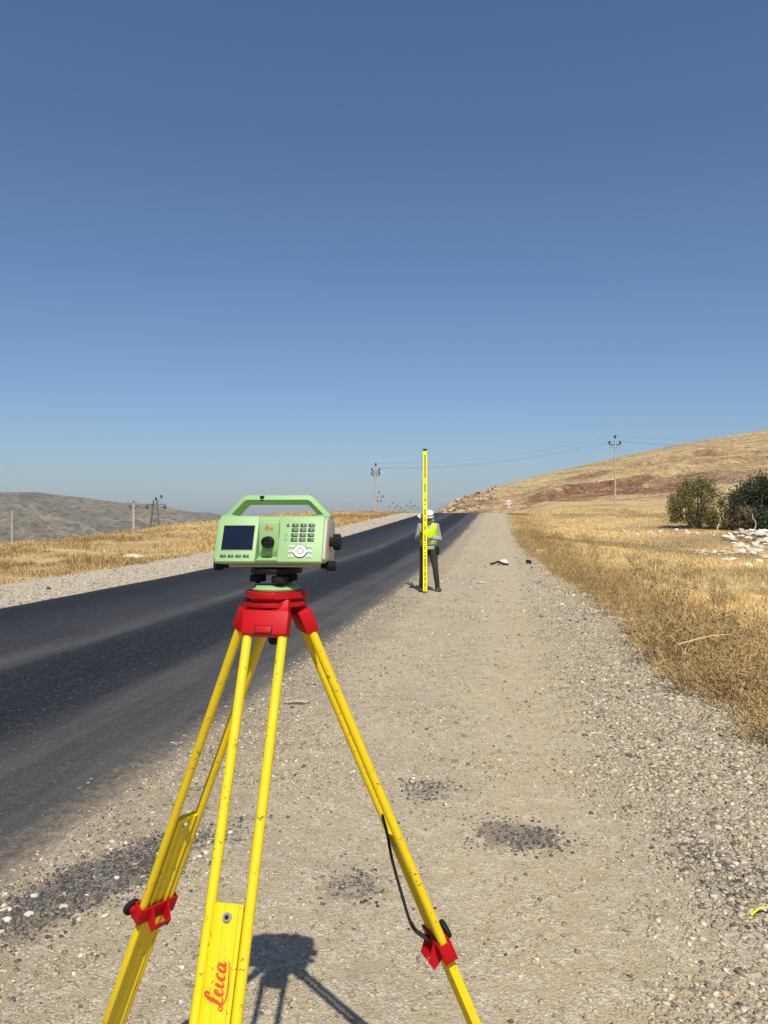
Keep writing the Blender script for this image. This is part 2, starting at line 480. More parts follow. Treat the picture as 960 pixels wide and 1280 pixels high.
# ------------------------------------------------------------------ the road
ry = gy[(gy > -30) & (gy < 125)]
NL = 28
T = np.linspace(0, 1, NL + 1)
RX = np.zeros((len(ry), NL + 1)); RY = np.repeat(ry[:, None], NL + 1, 1)
wr = (fbm(ry * 1.3, ry * 0 + 3.3, 4, 3) - 0.5) * 0.22; wl = (fbm(ry * 1.1, ry * 0 + 8.3, 3, 4) - 0.5) * 0.12
LATR = (ROAD_L + wl)[:, None] * (1 - T) + (ROAD_R + wr)[:, None] * T
RX = LATR + SKEW * RY
RZ = hgt(RX, RY, False) + 0.014 - 0.018 * sstep(0.90, 1.0, np.abs(T * 2 - 1))
rme = grid_mesh('road', RX, RY, RZ)
add_attr(rme, 'lat', LATR.ravel())
def road_material():
    m, n, l, b = newmat('worn_asphalt')
    p = pos(n); la = attr(n, 'lat')
    st = n.new('ShaderNodeMapping'); st.inputs['Rotation'].default_value = (0, 0, math.atan(SKEW)); l.new(p, st.inputs['Vector'])
    st = mapping(n, l, st.outputs[0], (1.0, 0.05, 1.0))
    nlong = noise(n, l, st, 1.3, 5, 0.6); nb = noise(n, l, p, 0.5, 4, 0.6); nf = noise(n, l, p, 90, 3, 0.7); nm = noise(n, l, p, 14, 5, 0.65)
    lw = math_(n, l, 'ADD', la, math_(n, l, 'MULTIPLY', math_(n, l, 'SUBTRACT', nlong, 0.5), 0.75))
    t = math_(n, l, 'DIVIDE', math_(n, l, 'SUBTRACT', lw, ROAD_L), ROAD_R - ROAD_L)
    dk = (0.010, 0.011, 0.013); md = (0.018, 0.0185, 0.020); lt = (0.062, 0.06, 0.058)
    c = ramp(n, l, t, [(0.0, md), (0.08, dk), (0.17, dk), (0.24, md), (0.34, (0.026, 0.026, 0.028)), (0.45, (0.034, 0.033, 0.033)), (0.5, lt),
                       (0.55, md), (0.61, dk), (0.71, dk), (0.78, md), (0.80, (0.045, 0.044, 0.043)), (0.84, (0.066, 0.064, 0.061)), (0.88, (0.048, 0.047, 0.046)), (0.92, (0.07, 0.067, 0.063)), (0.96, (0.058, 0.055, 0.051)), (1.0, (0.08, 0.072, 0.06))])
    c = mixc(n, l, 1.0, c, ramp(n, l, nb, [(0.3, (0.85, 0.85, 0.86)), (0.7, (1.15, 1.15, 1.14))]), 'MULTIPLY')
    c = mixc(n, l, 1.0, c, ramp(n, l, nf, [(0.3, (0.6, 0.6, 0.6)), (0.55, (1.0, 1.0, 1.0)), (0.75, (1.7, 1.68, 1.62))]), 'MULTIPLY')
    fs = noise(n, l, st, 9.0, 4, 0.6)                              # fine streaks along the road
    c = mixc(n, l, 1.0, c, ramp(n, l, fs, [(0.3, (0.8, 0.8, 0.81)), (0.7, (1.25, 1.24, 1.22))]), 'MULTIPLY')
    # pale aggregate grains
    vc = n.new('ShaderNodeTexVoronoi'); vc.inputs['Scale'].default_value = 75; l.new(p, vc.inputs['Vector'])
    sep = n.new('ShaderNodeSeparateColor'); l.new(vc.outputs['Color'], sep.inputs[0])
    gm = math_(n, l, 'MULTIPLY', sl(n, l, sep.outputs[0], 0.83, 0.98), sl(n, l, nm, 0.38, 0.62))
    c = mixc(n, l, math_(n, l, 'MULTIPLY', gm, 0.6), c, (0.15, 0.14, 0.125))
    # dust blown in from the shoulder
    dl = math_(n, l, 'ADD', la, math_(n, l, 'MULTIPLY', math_(n, l, 'SUBTRACT', nm, 0.5), 0.45))
    dl = math_(n, l, 'ADD', dl, math_(n, l, 'MULTIPLY', math_(n, l, 'SUBTRACT', nlong, 0.5), 0.5))
    dl = math_(n, l, 'ADD', dl, math_(n, l, 'MULTIPLY', math_(n, l, 'SUBTRACT', noise(n, l, p, 60, 4, 0.7), 0.5), 0.6))
    du = sl(n, l, dl, -2.62, -1.98)
    du = math_(n, l, 'MULTIPLY', du, math_(n, l, 'MULTIPLY', du, 0.85))
    c = mixc(n, l, du, c, (0.33, 0.27, 0.19))
    l.new(c, b.inputs['Base Color'])
    l.new(math_(n, l, 'ADD', math_(n, l, 'MULTIPLY', nlong, 0.25), 0.56), b.inputs['Roughness'])
    b.inputs['Specular IOR Level'].default_value = 0.22
    bb = bump(n, l, vc.outputs['Distance'], 0.35, -0.006)
    bb = bump(n, l, nf, 0.45, 0.006, bb)
    l.new(bb, b.inputs['Normal'])
    return m
road = link_mesh('road', rme, road_material()); tag(road, kind='structure')

# ------------------------------------------------------------------ the hill on the right and the far mountain
def loft_hill(name, ridge, base, nu, nv, back, shape, disp, seed):
    """ridge / base: lists of (x, y, z); surface runs base -> ridge -> behind"""
    tr = np.linspace(0, 1, len(ridge)); u = np.linspace(0, 1, nu)
    def sm(a):
        v = np.interp(u, tr, a)
        k = np.ones(max(3, nu // 24)); k /= k.sum(); h = len(k) // 2
        return np.convolve(np.pad(v, (h, len(k) - 1 - h), mode='edge'), k, mode='valid')
    R = [sm([p[i] for p in ridge]) for i in range(3)]; B = [sm([p[i] for p in base]) for i in range(3)]
    v = np.concatenate([np.linspace(0, 1, nv), 1 + np.linspace(0, 1, nv // 4)[1:]])
    V, U = np.meshgrid(v, u, indexing='ij')
    f = np.clip(V, 0, 1); bk = np.clip(V - 1, 0, 1)
    X = B[0][None] * (1 - f) + R[0][None] * f; Y = B[1][None] * (1 - f) + R[1][None] * f + bk * back
    dx = (R[0] - B[0])[None]; X = X + bk * back * dx / np.maximum(1, (R[1] - B[1])[None])
    Z = B[2][None] + (R[2] - B[2])[None] * shape(f) - bk ** 1.5 * back * 0.35
    Z = Z + disp(X, Y, f, U)
    return X, Y, Z, U, V
def wpt(px, py, d): return ((px - 480) / 980 * d, d, EYE + (646 - py) / 980 * d)
HR = [(548, 641, 170), (556, 634, 174), (572, 625, 185), (600, 614, 205), (640, 603, 230), (700, 588, 260), (770, 572, 290), (860, 553, 315), (960, 537, 330), (1100, 517, 342), (1300, 495, 350)]
HB = [(540, 655, 150), (552, 655, 148), (566, 655, 145), (592, 655, 140), (640, 652, 126), (706, 645, 119), (785, 638, 116), (878, 634, 113), (990, 630, 110), (1170, 625, 108), (1450, 620, 104)]
def hill_disp(X, Y, f, U):
    w = np.sin(np.clip(f, 0, 1) * PI) ** 0.5
    big = (fbm(X * 0.035, Y * 0.03, 4, 31) - 0.5) * 3.0
    rid = -np.abs(fbm(X * 0.06, Y * 0.02, 3, 35) - 0.5) * 3.0
    st = (fbm(X * 0.05, Y * 0.4, 3, 41) - 0.5) * 1.7
    sm_ = (fbm(X * 0.5, Y * 0.5, 3, 37) - 0.5) * 0.5
    # cut bank: a scarp that wanders along the foot of the hill
    v0 = 0.40 + 0.07 * (fbm(X * 0.05, X * 0 + 2, 3, 51) - 0.5) * 2
    scar = 1.6 * sstep(v0 - 0.015, v0 + 0.012, f) * (1 - sstep(v0 + 0.02, v0 + 0.3, f)) * sstep(0.38, 0.48, U)
    v1 = 0.62 + 0.08 * (fbm(X * 0.06, X * 0 + 7, 3, 52) - 0.5) * 2
    scar = scar + 1.4 * sstep(v1 - 0.012, v1 + 0.012, f) * (1 - sstep(v1 + 0.02, v1 + 0.25, f)) * sstep(0.45, 0.6, U)
    return w * (big + rid + st) + sm_ * (0.2 + w) + scar * 0.9
X, Y, Z, U, V = loft_hill('hill', [wpt(*p) for p in HR], [wpt(*p) for p in HB], 420, 200, 120,
                          lambda f: 0.5 * f + 0.5 * f ** 1.25, hill_disp, 3)
hme = grid_mesh('hill', X, Y, Z)
v0 = 0.40 + 0.07 * (fbm(X * 0.05, X * 0 + 2, 3, 51) - 0.5) * 2
v1 = 0.62 + 0.08 * (fbm(X * 0.06, X * 0 + 7, 3, 52) - 0.5) * 2
F = np.clip(V, 0, 1); wv = (fbm(X * 0.16, Y * 0.3, 3, 61) - 0.5) * 0.09
red = sstep(0.42, 0.54, fbm(X * 0.045, Y * 0.03, 2, 69) + 0.22 * np.exp(-((U - 0.5) / 0.09) ** 2)) * sstep(v0 - 0.2, v0 - 0.12, F + wv) * (1 - sstep(v0, v0 + 0.035, F + wv)) * sstep(0.36, 0.46, U)
red2 = sstep(v1 - 0.13, v1 - 0.06, F + wv) * (1 - sstep(v1 - 0.005, v1 + 0.03, F + wv)) * sstep(0.42, 0.55, U) * sstep(0.36, 0.56, fbm(X * 0.09, Y * 0.05, 3, 63))
redl = (1 - sstep(0.3, 0.42, U)) * sstep(0.45, 0.62, fbm(X * 0.2, Y * 0.2, 3, 65)) * 0.8
pale = np.exp(-((F - 0.045 - wv * 0.3) / 0.018) ** 2) * (1 - sstep(0.5, 0.6, U))
add_attr(hme, 'red', (np.clip(red + red2 * 0.7 + redl, 0, 1) * (0.55 + 0.45 * sstep(0.35, 0.6, fbm(X * 0.11, Y * 0.11, 4, 66)))).ravel())
add_attr(hme, 'pale', np.clip(pale, 0, 1).ravel())
def hill_material():
    m, n, l, b = newmat('dry_hillside')
    p = pos(n)
    a1 = noise(n, l, mapping(n, l, p, (0.05, 0.1, 0.25)), 1.0, 6, 0.65); a2 = noise(n, l, p, 0.5, 6, 0.7); a3 = noise(n, l, p, 2.2, 4, 0.7)
    c = ramp(n, l, a1, [(0.3, (0.25, 0.175, 0.09)), (0.45, (0.37, 0.27, 0.135)), (0.6, (0.45, 0.335, 0.17)), (0.75, (0.54, 0.42, 0.235))])
    r = attr(n, 'red')
    rc = ramp(n, l, a2, [(0.3, (0.12, 0.058, 0.032)), (0.55, (0.20, 0.105, 0.058)), (0.75, (0.34, 0.21, 0.12))])
    c = mixc(n, l, r, c, rc)
    sc = math_(n, l, 'MULTIPLY', math_(n, l, 'SUBTRACT', 1.0, sl(n, l, voro(n, l, p, 0.55), 0.2, 0.42)), sl(n, l, noise(n, l, p, 0.07, 3), 0.42, 0.6))
    c = mixc(n, l, math_(n, l, 'MULTIPLY', sc, 0.6), c, (0.17, 0.12, 0.06))
    c = mixc(n, l, math_(n, l, 'MULTIPLY', sl(n, l, noise(n, l, mapping(n, l, p, (0.3, 0.5, 1.6)), 1.0, 4, 0.7), 0.6, 0.72), 0.7), c, (0.56, 0.46, 0.32))
    c = mixc(n, l, attr(n, 'pale'), c, (0.6, 0.45, 0.28))
    c = mixc(n, l, 1.0, c, ramp(n, l, a2, [(0.3, (0.52, 0.51, 0.5)), (0.5, (0.97, 0.97, 0.97)), (0.7, (1.3, 1.27, 1.22))]), 'MULTIPLY')
    c = mixc(n, l, 1.0, c, ramp(n, l, a3, [(0.3, (0.72, 0.72, 0.72)), (0.7, (1.2, 1.2, 1.2))]), 'MULTIPLY')
    l.new(c, b.inputs['Base Color']); b.inputs['Roughness'].default_value = 0.95; b.inputs['Specular IOR Level'].default_value = 0.1
    bb = bump(n, l, a2, 0.7, 0.8); bb = bump(n, l, a3, 0.6, 0.25, bb)
    l.new(bb, b.inputs['Normal'])
    return m
hill = link_mesh('hill', hme, hill_material()); tag(hill, kind='structure')
HILLG = (X, Y, Z, U, V)

MR = [(-500, 590, 1500), (-250, 600, 1450), (-100, 610, 1420), (0, 614, 1400), (45, 614, 1390), (100, 621, 1400), (170, 630, 1420), (205, 634, 1440), (235, 640, 1480), (280, 644.5, 1550), (330, 652, 1650), (420, 665, 1800)]
MBS = [(-800, 705, 700), (-420, 705, 720), (-200, 703, 740), (-60, 700, 760), (-10, 699, 780), (60, 697, 800), (130, 695, 830), (175, 693, 860), (210, 690, 900), (260, 684, 980), (320, 676, 1100), (410, 670, 1300)]
def mt_disp(X, Y, f, U):
    w = np.sin(np.clip(f, 0, 1) * PI) ** 0.6
    g = -np.abs(fbm(X * 0.006 + Y * 0.002, Y * 0.0016, 4, 71) - 0.5) * 90
    b2 = (fbm(X * 0.012, Y * 0.012, 4, 73) - 0.5) * 34
    st = (fbm(X * 0.004, Y * 0.03, 3, 76) - 0.5) * 10
    t = (fbm(X * 0.03, Y * 0.03, 2, 75) - 0.5) * 5
    return w * (g + 9 + b2 + st) + t * (0.45 + w * 0.9) + (fbm(X * 0.008, Y * 0.008, 3, 79) - 0.5) * 7 * f
X, Y, Z, U, V = loft_hill('mountain', [wpt(*p) for p in MR], [wpt(*p) for p in MBS], 380, 150, 500,
                          lambda f: f ** 1.15, mt_disp, 5)
mme = grid_mesh('mountain', X, Y, Z)
MTZ = Z
def mountain_material():
    m, n, l, b = newmat('scrub_covered_mountain')
    p = pos(n)
    a1 = noise(n, l, mapping(n, l, p, (0.004, 0.006, 0.03)), 1.0, 6, 0.65); a2 = noise(n, l, p, 0.05, 5, 0.7); a3 = noise(n, l, p, 0.25, 4, 0.7)
    c = ramp(n, l, a1, [(0.3, (0.10, 0.09, 0.062)), (0.5, (0.165, 0.14, 0.10)), (0.7, (0.25, 0.2, 0.145))])
    d = voro(n, l, p, 0.07)
    shrub = math_(n, l, 'MULTIPLY', math_(n, l, 'SUBTRACT', 1.0, sl(n, l, d, 0.28, 0.5)), sl(n, l, a2, 0.36, 0.56))
    c = mixc(n, l, math_(n, l, 'MULTIPLY', shrub, 0.9), c, (0.05, 0.06, 0.035))
    d2 = math_(n, l, 'MULTIPLY', math_(n, l, 'SUBTRACT', 1.0, sl(n, l, voro(n, l, p, 0.17), 0.22, 0.42)), sl(n, l, a1, 0.35, 0.6))
    c = mixc(n, l, math_(n, l, 'MULTIPLY', d2, 0.75), c, (0.055, 0.06, 0.035))
    c = mixc(n, l, sl(n, l, a3, 0.6, 0.72), c, (0.36, 0.31, 0.24))
    c = mixc(n, l, 1.0, c, ramp(n, l, a2, [(0.3, (0.65, 0.66, 0.66)), (0.7, (1.25, 1.22, 1.18))]), 'MULTIPLY')
    l.new(c, b.inputs['Base Color']); b.inputs['Roughness'].default_value = 0.95; b.inputs['Specular IOR Level'].default_value = 0.1
    l.new(bump(n, l, a2, 0.8, 6.0), b.inputs['Normal'])
    return m
mountain = link_mesh('mountain', mme, mountain_material()); tag(mountain, kind='structure')
# ------------------------------------------------------------------ script lettering as flat ribbons
def spline(pts, per=8):
    P = np.array(pts, float); out = []
    Q = np.vstack([2 * P[0] - P[1], P, 2 * P[-1] - P[-2]])
    for i in range(1, len(Q) - 2):
        for t in np.linspace(0, 1, per, endpoint=False):
            a, b, c, d = Q[i - 1], Q[i], Q[i + 1], Q[i + 2]
            out.append(0.5 * ((2 * b) + (-a + c) * t + (2 * a - 5 * b + 4 * c - d) * t * t + (-a + 3 * b - 3 * c + d) * t ** 3))
    out.append(P[-1]); return np.array(out)
# strokes of the word, (x, y, pen width), x-height 1
SCRIPT = [
    # L: hook at the top, heavy stem, loop at the foot
    [(0.98, 1.62, .2), (1.10, 1.95, .2), (0.92, 2.2, .22), (0.68, 2.05, .26), (0.55, 1.5, .36), (0.45, 0.8, .36), (0.28, 0.18, .22), (-0.05, -0.12, .14), (-0.3, 0.05, .12), (-0.12, 0.3, .12), (0.3, 0.12, .14), (0.75, -0.08, .16), (1.05, 0.1, .12)],
    # e
    [(1.05, 0.45, .12), (1.45, 0.6, .13), (1.6, 0.88, .13), (1.42, 1.05, .18), (1.2, 0.72, .28), (1.22, 0.25, .26), (1.5, 0.02, .18), (1.85, 0.22, .12)],
    # i
    [(1.9, 0.55, .10), (2.14, 1.0, .22), (2.08, 0.55, .27), (2.12, 0.1, .22), (2.35, 0.05, .14), (2.6, 0.3, .1)],
    [(2.24, 1.42, .26), (2.27, 1.5, .26)],
    # c
    [(3.3, 0.86, .22), (3.16, 1.03, .16), (2.88, 0.82, .24), (2.78, 0.4, .28), (2.98, 0.04, .2), (3.35, 0.18, .12)],
    # a
    [(4.2, 0.9, .16), (3.95, 1.04, .17), (3.66, 0.72, .26), (3.62, 0.25, .26), (3.85, 0.03, .18), (4.15, 0.45, .14), (4.3, 0.98, .2), (4.24, 0.4, .27), (4.36, 0.06, .2), (4.7, 0.28, .1)],
    # underline sweeping from the foot of the L
    [(0.3, -0.12, .05), (1.0, -0.42, .12), (2.2, -0.52, .14), (3.6, -0.46, .12), (4.9, -0.34, .05)],
]
def script_mesh(name, size):
    V = []; Q = []
    for st in SCRIPT:
        s = spline(st)
        xy = s[:, :2].copy(); xy[:, 0] += xy[:, 1] * 0.18
        w = s[:, 2] * 0.58
        t = np.gradient(xy, axis=0); t /= np.linalg.norm(t, axis=1)[:, None] + 1e-9
        nrm = np.stack([-t[:, 1], t[:, 0]], 1)
        a = xy + nrm * w[:, None]; c = xy - nrm * w[:, None]
        k0 = len(V)
        for i in range(len(xy)): V += [(a[i, 0], a[i, 1], 0.002 * len(V) * 0), (c[i, 0], c[i, 1], 0)]
        for i in range(len(xy) - 1): Q.append((k0 + 2 * i, k0 + 2 * i + 1, k0 + 2 * i + 3, k0 + 2 * i + 2))
    V = np.array(V); V[:, 0] -= 2.3; V[:, 1] -= 0.6
    V[:, :2] *= size / 5.0
    # strokes that cross lie a hair apart so that no two faces share a plane
    zoff = 0; k = 0
    for j, st in enumerate(SCRIPT):
        m = 2 * len(spline(st)); V[k:k + m, 2] = j * 0.00012 + np.linspace(0, 0.0001, m); k += m
    return np_mesh(name, V, quads=Q)

# ------------------------------------------------------------------ tripod
HX, HY = -0.2317, 1.68
HEAD_Z = 1.443
tripod = empty('surveying_tripod', (HX, HY, 0), 0, 'yellow surveying tripod with red head and red leg clamps on the gravel shoulder', 'tripod')
HINGE_Z = 1.412
LEGS = [((-0.18, -0.984), 0.412), ((0.942, 0.336), 0.425), ((-0.762, 0.648), 0.512)]
# head: rounded three-sided plate with a rim, and a hub under it
def tri_plate(r, z0, z1, round_=0.55, rot=0.0):
    pts = []
    n = 48
    for k in range(n):
        a = 2 * PI * k / n
        rr = r * (1 - 0.10 * (1 - math.cos(3 * (a - rot))) * round_)
        pts.append((rr * math.cos(a), rr * math.sin(a)))
    return pts
a0 = math.atan2(LEGS[0][0][1], LEGS[0][0][0])
b = MB(); b.prism(tri_plate(0.071, 0, 0, rot=a0), HEAD_Z - 0.013, HEAD_Z, axis='z', bev=0.002)
head = b.build('head_plate', M['red'], tripod)
b = MB(); b.prism(tri_plate(0.060, 0, 0, rot=a0), HEAD_Z - 0.021, HEAD_Z - 0.0135, axis='z', bev=0.001)
b.build('head_rim', M['red'], tripod)
b = MB(); b.prism(tri_plate(0.068, 0, 0, rot=a0), HEAD_Z - 0.031, HEAD_Z - 0.0215, axis='z', bev=0.0015)
b.lathe([(0.03, HEAD_Z - 0.06), (0.038, HEAD_Z - 0.055), (0.038, HEAD_Z - 0.0315)], 24)
b.build('head_body', M['red'], tripod)
b = MB(); b.lathe([(0.012, HEAD_Z - 0.115), (0.016, HEAD_Z - 0.11), (0.018, HEAD_Z - 0.09), (0.011, HEAD_Z - 0.085), (0.011, HEAD_Z - 0.061)], 18)
b.build('fixing_screw', M['black'], tripod)

def leg(idx, d, k):
    dx, dy = d
    nrm = math.hypot(dx, dy); dx /= nrm; dy /= nrm
    ca = 1 / math.sqrt(1 + k * k)
    ax = Vector((dx * k * ca, dy * k * ca, -ca))               # down the leg
    t = Vector((-dy, dx, 0))                                  # across the leg
    nn = ax.cross(t).normalized()                               # towards the outside, upward
    if nn.x * dx + nn.y * dy < 0: nn = -nn
    if t.cross(ax).dot(nn) < 0: t = -t
    org = Vector((dx * 0.046, dy * 0.046, HINGE_Z))
    F = Matrix(((t.x, ax.x, nn.x, org.x), (t.y, ax.y, nn.y, org.y), (t.z, ax.z, nn.z, org.z), (0, 0, 0, 1)))
    # local frame: x across, y down the leg, z outward
    g = ca                                                      # drop -> length along: L = drop / ca
    foot_L = HINGE_Z / ca - 0.005
    clampL = 0.77 / ca; topL = (0.513 if idx == 0 else 0.53) / ca
    sep = 0.0375
    # red shoulder
    b = MB()
    b.box((0, 0.036, 0.001), (0.098, 0.052, 0.030), F, bev=0.004)
    b.box((-0.012, 0.000, 0.0), (0.066, 0.030, 0.022), F, bev=0.003)
    sh = b.build('leg_shoulder', M['red'], tripod)
    b = MB(); b.box((0.0, 0.052, 0.0172), (0.034, 0.013, 0.002), F, bev=0.0006)
    b.build('rating_plate', M['red'], sh)
    b = MB()
    for yy in (0.0448, 0.0592): b.box((0, yy, 0.0167), (0.037, 0.0014, 0.0016), F)
    for xx in (-0.0182, 0.0182): b.box((xx, 0.052, 0.0167), (0.0014, 0.013, 0.0016), F)
    b.build('plate_border', M['rubber'], sh)
    # tubes
    for s in (-1, 1):
        b = MB(); b.cyl((s * sep, 0.055, 0), (s * sep, clampL + 0.012, 0), 0.0098, n=24, M=F)
        b.build('tube', M['yellow'], tripod)
    # sliding lower leg: channel with ribs on both faces
    w = 0.0272
    prof = [(-w, -0.007), (-w + .006, -0.0085), (-w + .010, -0.0045), (-.006, -0.0045), (-.003, -0.0065), (.003, -0.0065), (.006, -0.0045), (w - .010, -0.0045), (w - .006, -0.0085), (w, -0.007),
            (w, 0.007), (w - .006, 0.0085), (w - .009, 0.0062), (.009, 0.0062), (.006, 0.0074), (-.006, 0.0074), (-.009, 0.0062), (-w + .009, 0.0062), (-w + .006, 0.0085), (-w, 0.007)]
    b = MB(); b.prism([(p[0], p[1]) for p in prof], 0, 1, axis='y')
    for v in b.bm.verts: v.co.y = topL + v.co.y * (foot_L - 0.085 - topL)
    bmesh.ops.transform(b.bm, matrix=F, verts=b.bm.verts)
    lower = b.build('lower_leg', M['yellow'], tripod, angle=20)
    # below the clamp the section is closed by two side rails as wide as the tubes
    b = MB()
    for s in (-1, 1): b.box((s * (w + 0.004), (clampL + 0.03 + foot_L - 0.09) / 2, 0), (0.0075, foot_L - 0.09 - clampL - 0.03, 0.0195), F, bev=0.002)
    b.build('side_rail', M['yellow'], lower)
    b = MB()
    b.cyl((0, topL + 0.022, 0.0068), (0, topL + 0.022, 0.0125), 0.0088, 0.0078, n=20, M=F)
    b.cyl((0, topL + 0.022, -0.0125), (0, topL + 0.022, -0.0058), 0.0075, n=6, M=F)
    bolt = b.build('bolt', M['steel'], lower)
    b = MB(); b.cyl((0, topL + 0.022, 0.0125), (0, topL + 0.022, 0.0131), 0.0042, n=6, M=F)
    b.build('socket', M['rubber'], bolt)
    # clamp: band round the tubes, inner wedge, knob on the outside
    cy = clampL + 0.02
    b = MB()
    b.box((0, cy, 0.0135), (0.105, 0.050, 0.004), F, bev=0.001)
    b.box((0, cy, -0.0135), (0.105, 0.050, 0.004), F, bev=0.001)
    for s in (-1, 1): b.box((s * 0.0506, cy, 0), (0.004, 0.046, 0.0235), F, bev=0.001)
    cl = b.build('clamp', M['red'], tripod)
    kx = 0.044 * (1 if t.x * -dy + t.y * dx > 0 else -1)
    b = MB()
    for s in (-1, 1):
        b.prism([(cy - 0.022, -0.0157), (cy + 0.024, -0.0157), (cy + 0.036, -0.040), (cy + 0.012, -0.045)], s * 0.022 - 0.002, s * 0.022 + 0.002, F, axis='x')
    b.prism([(cy + 0.010, -0.0435), (cy + 0.034, -0.0385), (cy + 0.034, -0.0355), (cy + 0.010, -0.0405)], -0.0205, 0.0205, F, axis='x')
    b.build('clamp_wing', M['red'], cl)
    b = MB(); b.cyl((kx, cy + 0.012, 0.0156), (kx, cy + 0.012, 0.026), 0.012, 0.010, n=16, M=F)
    b.build('clamp_boss', M['red'], cl)
    b = MB(); b.cyl((kx, cy + 0.012, 0.0262), (kx, cy + 0.012, 0.038), 0.0225, n=14, M=F, bev=0.003)
    kn = b.build('clamp_knob', M['rubber'], cl)
    b = MB(); b.cyl((kx, cy + 0.012, 0.0382), (kx, cy + 0.012, 0.0395), 0.008, n=14, M=F)
    b.build('knob_cap', M['steel'], kn)
    # pointed shoe with a step
    b = MB()
    b.cyl((0, foot_L - 0.11, 0), (0, foot_L - 0.045, 0), 0.017, 0.014, n=18, M=F)
    b.cyl((0, foot_L - 0.045, 0), (0, foot_L + 0.03, 0), 0.012, 0.002, n=18, M=F)
    b.box((0, foot_L - 0.07, 0.03), (0.028, 0.006, 0.05), F, bev=0.002)
    b.build('foot', M['steel'], tripod)
    return F, topL, clampL, foot_L, ca
frames = [leg(i, d, k) for i, (d, k) in enumerate(LEGS)]
# the maker's name on the front leg, reading up the leg
F, topL, clampL, footL, ca = frames[0]
sm = script_mesh('lettering', 0.074)
S = Matrix(((0, 1, 0, -0.001), (-1, 0, 0, topL + 0.127), (0, 0, 1, 0.0088), (0, 0, 0, 1)))
txt = link_mesh('lettering', sm, M['letter_red'], tripod)
F0 = F
sm.transform(F @ S)
txt['label'] = 'red script lettering reading Leica on the front leg'

# carrying strap on the right leg
F, topL, clampL, footL, ca = frames[1]
b = MB()
path = [(-0.010, topL - 0.05, -0.006), (-0.016, topL + 0.0, -0.012), (-0.018, topL + 0.06, -0.024), (-0.014, topL + 0.15, -0.036), (-0.010, clampL - 0.05, -0.042), (-0.008, clampL - 0.02, -0.034), (-0.006, clampL + 0.004, -0.018)]
pp = spline([(p[0], p[1], p[2]) for p in path], 6)
b.tube([F @ Vector(p) for p in pp], [(0.0034, 0.0085)] * len(pp), n=8)
b.build('carrying_strap', M['strap'], tripod)
b = MB(); b.box((-0.010, clampL - 0.045, -0.041), (0.02, 0.02, 0.007), F, bev=0.002)
b.build('strap_buckle', M['black'], tripod)

# ------------------------------------------------------------------ digital level on its tribrach
STAFF = Vector((0.855, 16.35, 0))
yaw = -math.atan2(STAFF.x - HX, STAFF.y - HY)
level = empty('digital_level', (HX, HY, HEAD_Z + 0.001), yaw, 'mint green digital surveying level with dark display and keypad on the tripod head', 'survey level')
BZ = 0.0555                                                   # underside of the body above the tripod head
# tribrach
b = MB(); b.lathe([(0.052, 0.0), (0.054, 0.004), (0.046, 0.011), (0.03, 0.013)], 36); b.build('base_plate', M['mint'], level)
b = MB(); b.prism(tri_plate(0.058, 0, 0, rot=-PI / 2), 0.036, 0.047, axis='z', bev=0.002)
b.lathe([(0.034, 0.047), (0.034, 0.0545)], 28)
b.build('tribrach_plate', M['black'], level)
for k in range(3):
    a = -PI / 2 + 0.42 + k * 2 * PI / 3
    x, y = 0.040 * math.cos(a), 0.040 * math.sin(a)
    b = MB(); T_ = Matrix.Translation((x, y, 0))
    b.lathe([(0.006, 0.0135), (0.006, 0.017), (0.0165, 0.0175), (0.018, 0.0205), (0.018, 0.0285), (0.0165, 0.0315), (0.008, 0.032), (0.008, 0.0358)], 14, T_)
    b.build('foot_screw', M['rubber'], level)
TB = Matrix.Translation((0, 0, BZ))
# body
b = MB()
prof = [(-0.058, 0.002), (-0.066, 0.012), (-0.044, 0.016), (-0.036, 0.092), (-0.026, 0.1015), (0.058, 0.1015), (0.080, 0.080), (0.084, 0.030), (0.066, 0.002)]
b.prism(prof, -0.106, 0.106, TB, bev=0.003)
body = b.build('body', M['mint'], level, angle=50)
b = MB(); b.prism([(-0.052, -0.004), (-0.052, 0.0015), (0.058, 0.0015), (0.058, -0.004)], -0.088, 0.088, TB, bev=0.001)
b.build('underside', M['side_grey'], level)
for s in (-1, 1):
    b = MB()
    pf = [(-0.062, 0.006), (-0.070, 0.014), (-0.030, 0.094), (-0.020, 0.099), (0.056, 0.099), (0.077, 0.079), (0.081, 0.031), (0.064, 0.005)]
    a, c = (0.1062, 0.117) if s > 0 else (-0.117, -0.1062)
    b.prism(pf, a, c, TB, bev=0.0035)
    b.build('side_cover', M['side_grey'] if s > 0 else M['mint'], level, angle=50)
